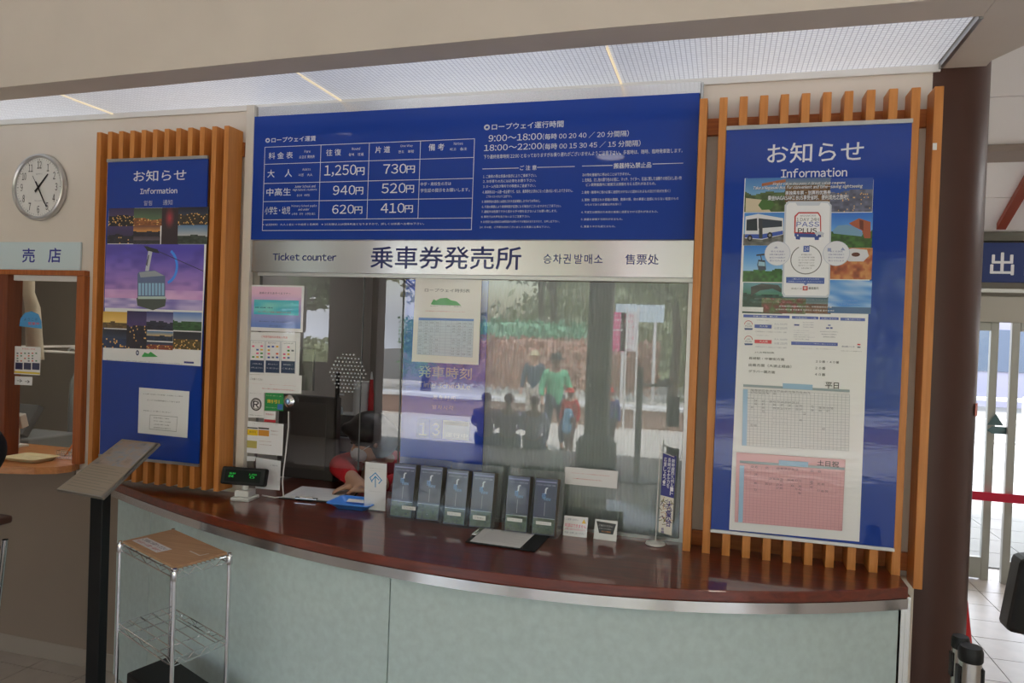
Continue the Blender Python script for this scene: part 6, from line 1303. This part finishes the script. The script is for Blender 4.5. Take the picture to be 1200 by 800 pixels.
t = thing('back_shelf', (-2.4, 4.5, 0), 'low storage shelf at the back of the ticket room', 'shelf'); MB().box((-2.64, 4.15, zb_-.04), (-.9, 5.0, zb_)).build('top', mat('shelf_top_grey', (140, 132, 118), .5), t, bevel=.003); MB().box((-2.64, 4.2, 0), (-.9, 5.0, zb_-.041)).build('body', mat('teal_cabinet', (52, 84, 96), .6), t)
c = by(410, 496, 4.3); t = thing('white_bowl', (c.x, 4.3, zb_), 'white lidded bowl on the back shelf', 'bowl'); MB().lathe([(.05, 0), (.075, .03), (.085, .07), (.088, .072), (.082, .068), (.05, .02)], t.location, (0, 0, 1), 24).build('bowl', M_white, t, smooth=True)
c = by(424, 490, 4.35); t = thing('paper_roll', (c.x, 4.35, zb_), 'tall white paper towel roll on the back shelf', 'paper roll'); MB().lathe([(.06, 0), (.06, .28), (.02, .281), (.018, .27)], t.location, (0, 0, 1), 24).build('roll', M_white, t, smooth=True)
c = by(434, 490, 4.32); t = thing('red_bottle', (c.x, 4.32, zb_), 'slim red bottle with pale tip on the back shelf', 'bottle'); MB().lathe([(.016, 0), (.019, .01), (.018, .2), (.014, .24), (.011, .30)], t.location, (0, 0, 1), 18).build('bottle', mat('bottle_red', (196, 30, 40), .35), t, smooth=True); MB().lathe([(.011, .301), (.008, .32), (.004, .35)], t.location, (0, 0, 1), 14).build('nozzle', M_white, t, smooth=True)
c = by(396, 492, 4.3); t = thing('pump_bottle', (c.x, 4.3, zb_), 'clear pump bottle on the back shelf beside the bowl', 'bottle'); MB().lathe([(.03, 0), (.032, .1), (.012, .13), (.01, .16)], t.location, (0, 0, 1), 16).build('bottle', mat('clear_plastic', (190, 196, 196), .2, alpha=.6), t, smooth=True); MB().tube([t.location+V((0, 0, .16)), t.location+V((0, 0, .19)), t.location+V((.04, 0, .19))], .006, 8).build('pump', M_white, t)
c = by(456, 470, 4.9); t = thing('cork_board', (c.x, 5.18, 1.2), 'framed board on the ticket room back wall', 'board'); MB().box((c.x-.0, 5.16, 1.1), (c.x+.45, 5.185, 1.9)).build('frame', M_railw, t); MB().box((c.x+.03, 5.155, 1.13), (c.x+.42, 5.162, 1.87)).build('sheet', M_paper, t)
t = thing('dark_locker', (-2.3, 5.0, 0), 'dark brown tall cupboard in the ticket room', 'cabinet'); MB().box((-2.3, 5.005, 0), (-1.95, 5.19, 2.4)).build('body', mat('dark_brown_lam', (70, 58, 50), .5), t, bevel=.004)
t = thing('room_bench', (-.4, 4.3, 0), 'grey filing cabinet behind the ribbed screen', 'cabinet'); MB().box((-.85, 4.0, 0), (.3, 4.9, 1.0)).build('body', mat('filing_grey', (130, 130, 130), .5), t, bevel=.004)
for i in range(3):
    d_ = MB().box((-.83+i*.38, 3.985, .1), (-.47+i*.38, 3.999, .95)).build('door', mat('filing_door', (140, 140, 140), .45), t, bevel=.003); MB().box((-.53+i*.38, 3.975, .5), (-.51+i*.38, 3.985, .6)).build('handle', M_chrome, d_)
# --- customer at the shop counter, mostly outside the frame on the left
standing(-2.64, 1.78, 0, 1.66, -.1, 'person in black clothes at the left edge, sleeve beside the shop counter', (22, 22, 26), (34, 32, 34), HB, arms={1: ((.24, .16, 1.25), (.05, .26, 1.07)), -1: ((-.2, .05, 1.14), (-.18, .28, 1.1))})
# --- visitor in black by the exit, cut by the right edge of the frame
rp = by(1215, 600, 3.6)
def bag(t, P, F, S, s):
    a = by(1181, 650, 3.42); b = by(1235, 742, 3.42); MB().prism([(a.x+.03, 3.36, a.z), (a.x-.01, 3.36, b.z), (b.x, 3.36, b.z-.02), (b.x, 3.36, a.z+.03)], (0, .12, 0)).build('shoulder_bag', M_black, t, bevel=.02)
standing(rp.x+.24, 3.6, 0, 1.68, 2.6, 'person in black coat with a black bag at the right edge of the frame', (18, 18, 20), (40, 40, 44), HB, shirt_len=.8, extra=bag)
# --- people on the plaza, mirrored in the ribbed pane
def gp(px0, py0, z): # ground point seen in the mirror
    q = bz(px0, py0, z); return V((q.x, 2*W-q.y, z))
def straps(t, P, F, S, s):
    MB().ball(P(0, -.16, 1.2), (.13*s, .08*s, .17*s), 14, 10).build('backpack', mat('dark_pack', (60, 60, 66), .7), t, smooth=True)
g_ = gp(648, 528, GZ); standing(g_.x, g_.y, GZ, 1.66, .6, 'man in light green jacket and dark cap crossing the plaza, mirrored', (130, 220, 170), (74, 76, 100), HB, hat=(44, 50, 60), extra=straps, arms={1: ((.27, .0, 1.14), (.3, .18, 1.0)), -1: ((-.27, 0, 1.14), (-.3, .14, .95))}, stride=.12)
g_ = gp(664, 530, GZ); 
def pin(t, P, F, S, s):
    skin_mesh('dress', [[(P(0, .03, .55), (.2*s, .17*s)), (P(0, .03, .9), (.17*s, .15*s)), (P(0, .03, 1.28), (.14*s, .13*s))]], mat('pinafore_blue', (150, 200, 236), .8, noise=.08), t, vox=.016)
standing(g_.x+.1, g_.y+.35, GZ, 1.12, -.4, 'child with red hat, red sleeves and pale blue pinafore, mirrored beside the man', (220, 50, 56), (120, 90, 90), HG, hat=(230, 60, 50), extra=pin, stride=.08)
g_ = gp(712, 536, GZ)
def pk(t, P, F, S, s): MB().ball(P(0, -.2, 1.12), (.19*s, .15*s, .24*s), 16, 12).build('backpack', mat('teal_pack', (90, 190, 170), .7, noise=.1), t, smooth=True)
standing(g_.x, g_.y, GZ, 1.15, 2.9+PI, 'small child with red cap and teal backpack on the plaza, mirrored', (90, 90, 150), (70, 60, 64), HG, hat=(230, 60, 50), extra=pk, stride=.1)
g_ = gp(612, 506, GZ); standing(g_.x, g_.y-.8, GZ, 1.62, .1, 'person in dark top with pale scarf standing farthest back on the plaza, mirrored', (70, 84, 100), (200, 190, 180), HG, hat=(220, 206, 170))
def seated(x, y, gz, s, f, label, shirt, cap, trous=(96, 110, 140)):
    F = V((math.sin(f), math.cos(f), 0)); S = V((F.y, -F.x, 0)); o = V((x, y, gz)); P = lambda a, b, z: o+S*a*s+F*b*s+V((0, 0, z*s)); t = thing('person', o, label, 'person')
    pel = P(0, 0, .52); ch = P(0, .02, .78); ct = P(0, .05, .98); nk = P(0, .06, 1.08); hd = P(0, .09, 1.2); ls = []; tr = []; al = []; sv = []
    for k in (-1, 1):
        ls.append([(pel, .12*s), (P(.1*k, .05, .5), .085*s), (P(.12*k, .44, .5), .058*s), (P(.12*k, .42, .08), .038*s), (P(.13*k, .56, .04), .03*s)]); tr.append([(pel, .135*s), (P(.1*k, .05, .5), .1*s), (P(.12*k, .44, .5), .074*s), (P(.12*k, .42, .12), .058*s)])
        el = P(.24*k, .12, .78); wr = P(.12*k, .36, .66); al.append([(ct, .1*s), (P(.17*k, .04, .98), .055*s), (el, .04*s), (wr, .026*s)]); al += fingers(wr, (wr-el), (0, 0, -1), s, .5, k); sv.append([(ct, .12*s), (P(.17*k, .04, .98), .075*s), (el, .062*s), (el+(wr-el)*.85, .05*s)])
        skin_mesh('shoe', [[(P(.12*k, .4, .05), .042*s), (P(.13*k, .6, .04), .035*s)]], M_dark, t, vox=.014)
    skin_mesh('body', [[(pel, .12*s), (ch, (.14*s, .1*s)), (ct, (.12*s, .1*s)), (nk, .05*s), (hd, .06*s)]]+ls+al, SKIN, t, head_balls(hd, F, s), vox=.013); face(t, hd, F, s)
    skin_mesh('trousers', tr, mat('denim', trous, .8, noise=.1), t, vox=.018); skin_mesh('jacket', [[(pel, (.165*s, .15*s)), (ch, (.165*s, .13*s)), (ct, (.15*s, .12*s))]]+sv, mat('jk_%d_%d_%d' % shirt, shirt, .8, noise=.08), t, vox=.018)
    skin_mesh('hair', [[(hd-F*.03*s, .06*s), (hd-F*.04*s-V((0, 0, .05*s)), .05*s)]], mat('hr_%d_%d_%d' % cap, cap, .6), t, [(hd+V((0, 0, .035*s))-F*.016*s, (.095*s, .1*s, .09*s))], vox=.013)
for px0, y_, sh_, cp_, lb in ((568, -4.56, (176, 140, 156), (120, 62, 66), 'seated visitor with short reddish hair, leftmost on the entrance step, mirrored'), (595, -4.62, (190, 170, 196), (126, 66, 70), 'seated visitor in mauve jacket in the middle of the entrance step, mirrored'), (625, -4.56, (206, 204, 222), (146, 100, 108), 'seated visitor in pale jacket, rightmost on the entrance step, mirrored')):
    q = vp(px0, 500, y_); seated(q.x, y_, -.33, .82, PI+.12, lb, sh_, cp_)
struct('trim_31', MB().box((-6.39, -4.1, 0), (-5.51, -4.0, 1.1)), mat('added_dark_partition', (70, 62, 58), .6), bevel=.005)  # invented low block, added to darken the mirrored view in the left pane
# sign pole inside the entrance
q = vp(748, 500, -2.9); t = thing('pole_stand', (q.x, -2.9, 0), 'grey pole on a round foot inside the entrance, mirrored in the ribbed pane', 'stand'); MB().lathe([(.24, 0), (.24, .02), (.05, .05), (.035, .07), (.035, 1.3)], (q.x, -2.9, 0), (0, 0, 1), 24).build('pole', mat('pole_grey', (150, 150, 150), .4), t, smooth=True); MB().tube([(q.x, -2.9, 1.1), (vp(790, 482, -2.9).x, -2.9, 1.1)], .015, 8).build('arm', MATS['pole_grey'], t)
q2 = vp(788, 482, -2.9); MB().box((vp(781, 482, -2.9).x, -2.93, q2.z-.17), (vp(796, 482, -2.9).x, -2.90, q2.z+.17)).build('board', M_dark, t)
q = vp(700, 525, -3.6); t = thing('litter_bin', (q.x, -3.5, 0), 'rounded dark grey bin at the foot of the entrance pillar, mirrored', 'bin'); MB().lathe([(.2, 0), (.25, .03), (.25, .3), (.2, .38), (.1, .4)], (q.x, -3.5, 0), (0, 0, 1), 28).build('body', mat('bin_grey', (84, 86, 84), .5), t, smooth=True)
# curved chair edge at the far left
q = bz(0, 640, .62); t = thing('tubular_chair', (-3.12, 2.0, 0), 'curved chrome tube chair partly cut by the left edge', 'chair')
cq = by(-4, 640, 2.1)
MB().tube([(cq.x-.3, 2.1, .44), (cq.x+.0, 2.1, .45), (by(6, 632, 2.1).x, 2.1, by(6, 632, 2.1).z), (by(1, 655, 2.1).x, 2.1, by(1, 655, 2.1).z), (cq.x-.06, 2.1, .02)], .011, 10).build('frame', M_chrome, t, smooth=True)
a = by(22, 603, 2.1); a = by(16, 603, 2.1); MB().box((cq.x-.5, 1.95, a.z-.03), (a.x, 2.1, a.z)).build('seat', mat('chair_brown', (80, 50, 38), .5), t, bevel=.01)
MB().tube([(cq.x-.45, 2.1, .02), (cq.x-.45, 2.1, a.z-.03)], .011, 8).build('leg', M_chrome, t)
# --- ceiling lamps of the hall (they give the round highlights on the boards)
def downlight(x, y, w, label):
    z = 3.55; t = thing('downlight', (x, y, z-.03), label, 'lamp', 'round hall ceiling lamps'); MB().lathe([(.16, -.0), (.17, -.03), (.15, -.035)], (x, y, z), (0, 0, 1), 28).build('housing', M_white, t, smooth=True)
    MB().lathe([(.14, -.036), (.14, -.04)], (x, y, z), (0, 0, 1), 28).build('diffuser', mat('lamp_diffuser', (255, 246, 230), .5, emit=9), t)
for k, (x, y) in enumerate(((-1.2, -2.2), (1.6, -.6), (-3.6, -.8), (3.2, -2.4))): downlight(x, y, 60, ['round ceiling lamp near the entrance, mirrored in the fare sign', 'round ceiling lamp behind the camera on the right', 'round ceiling lamp behind the camera on the left', 'round ceiling lamp at the right side of the entrance'][k])
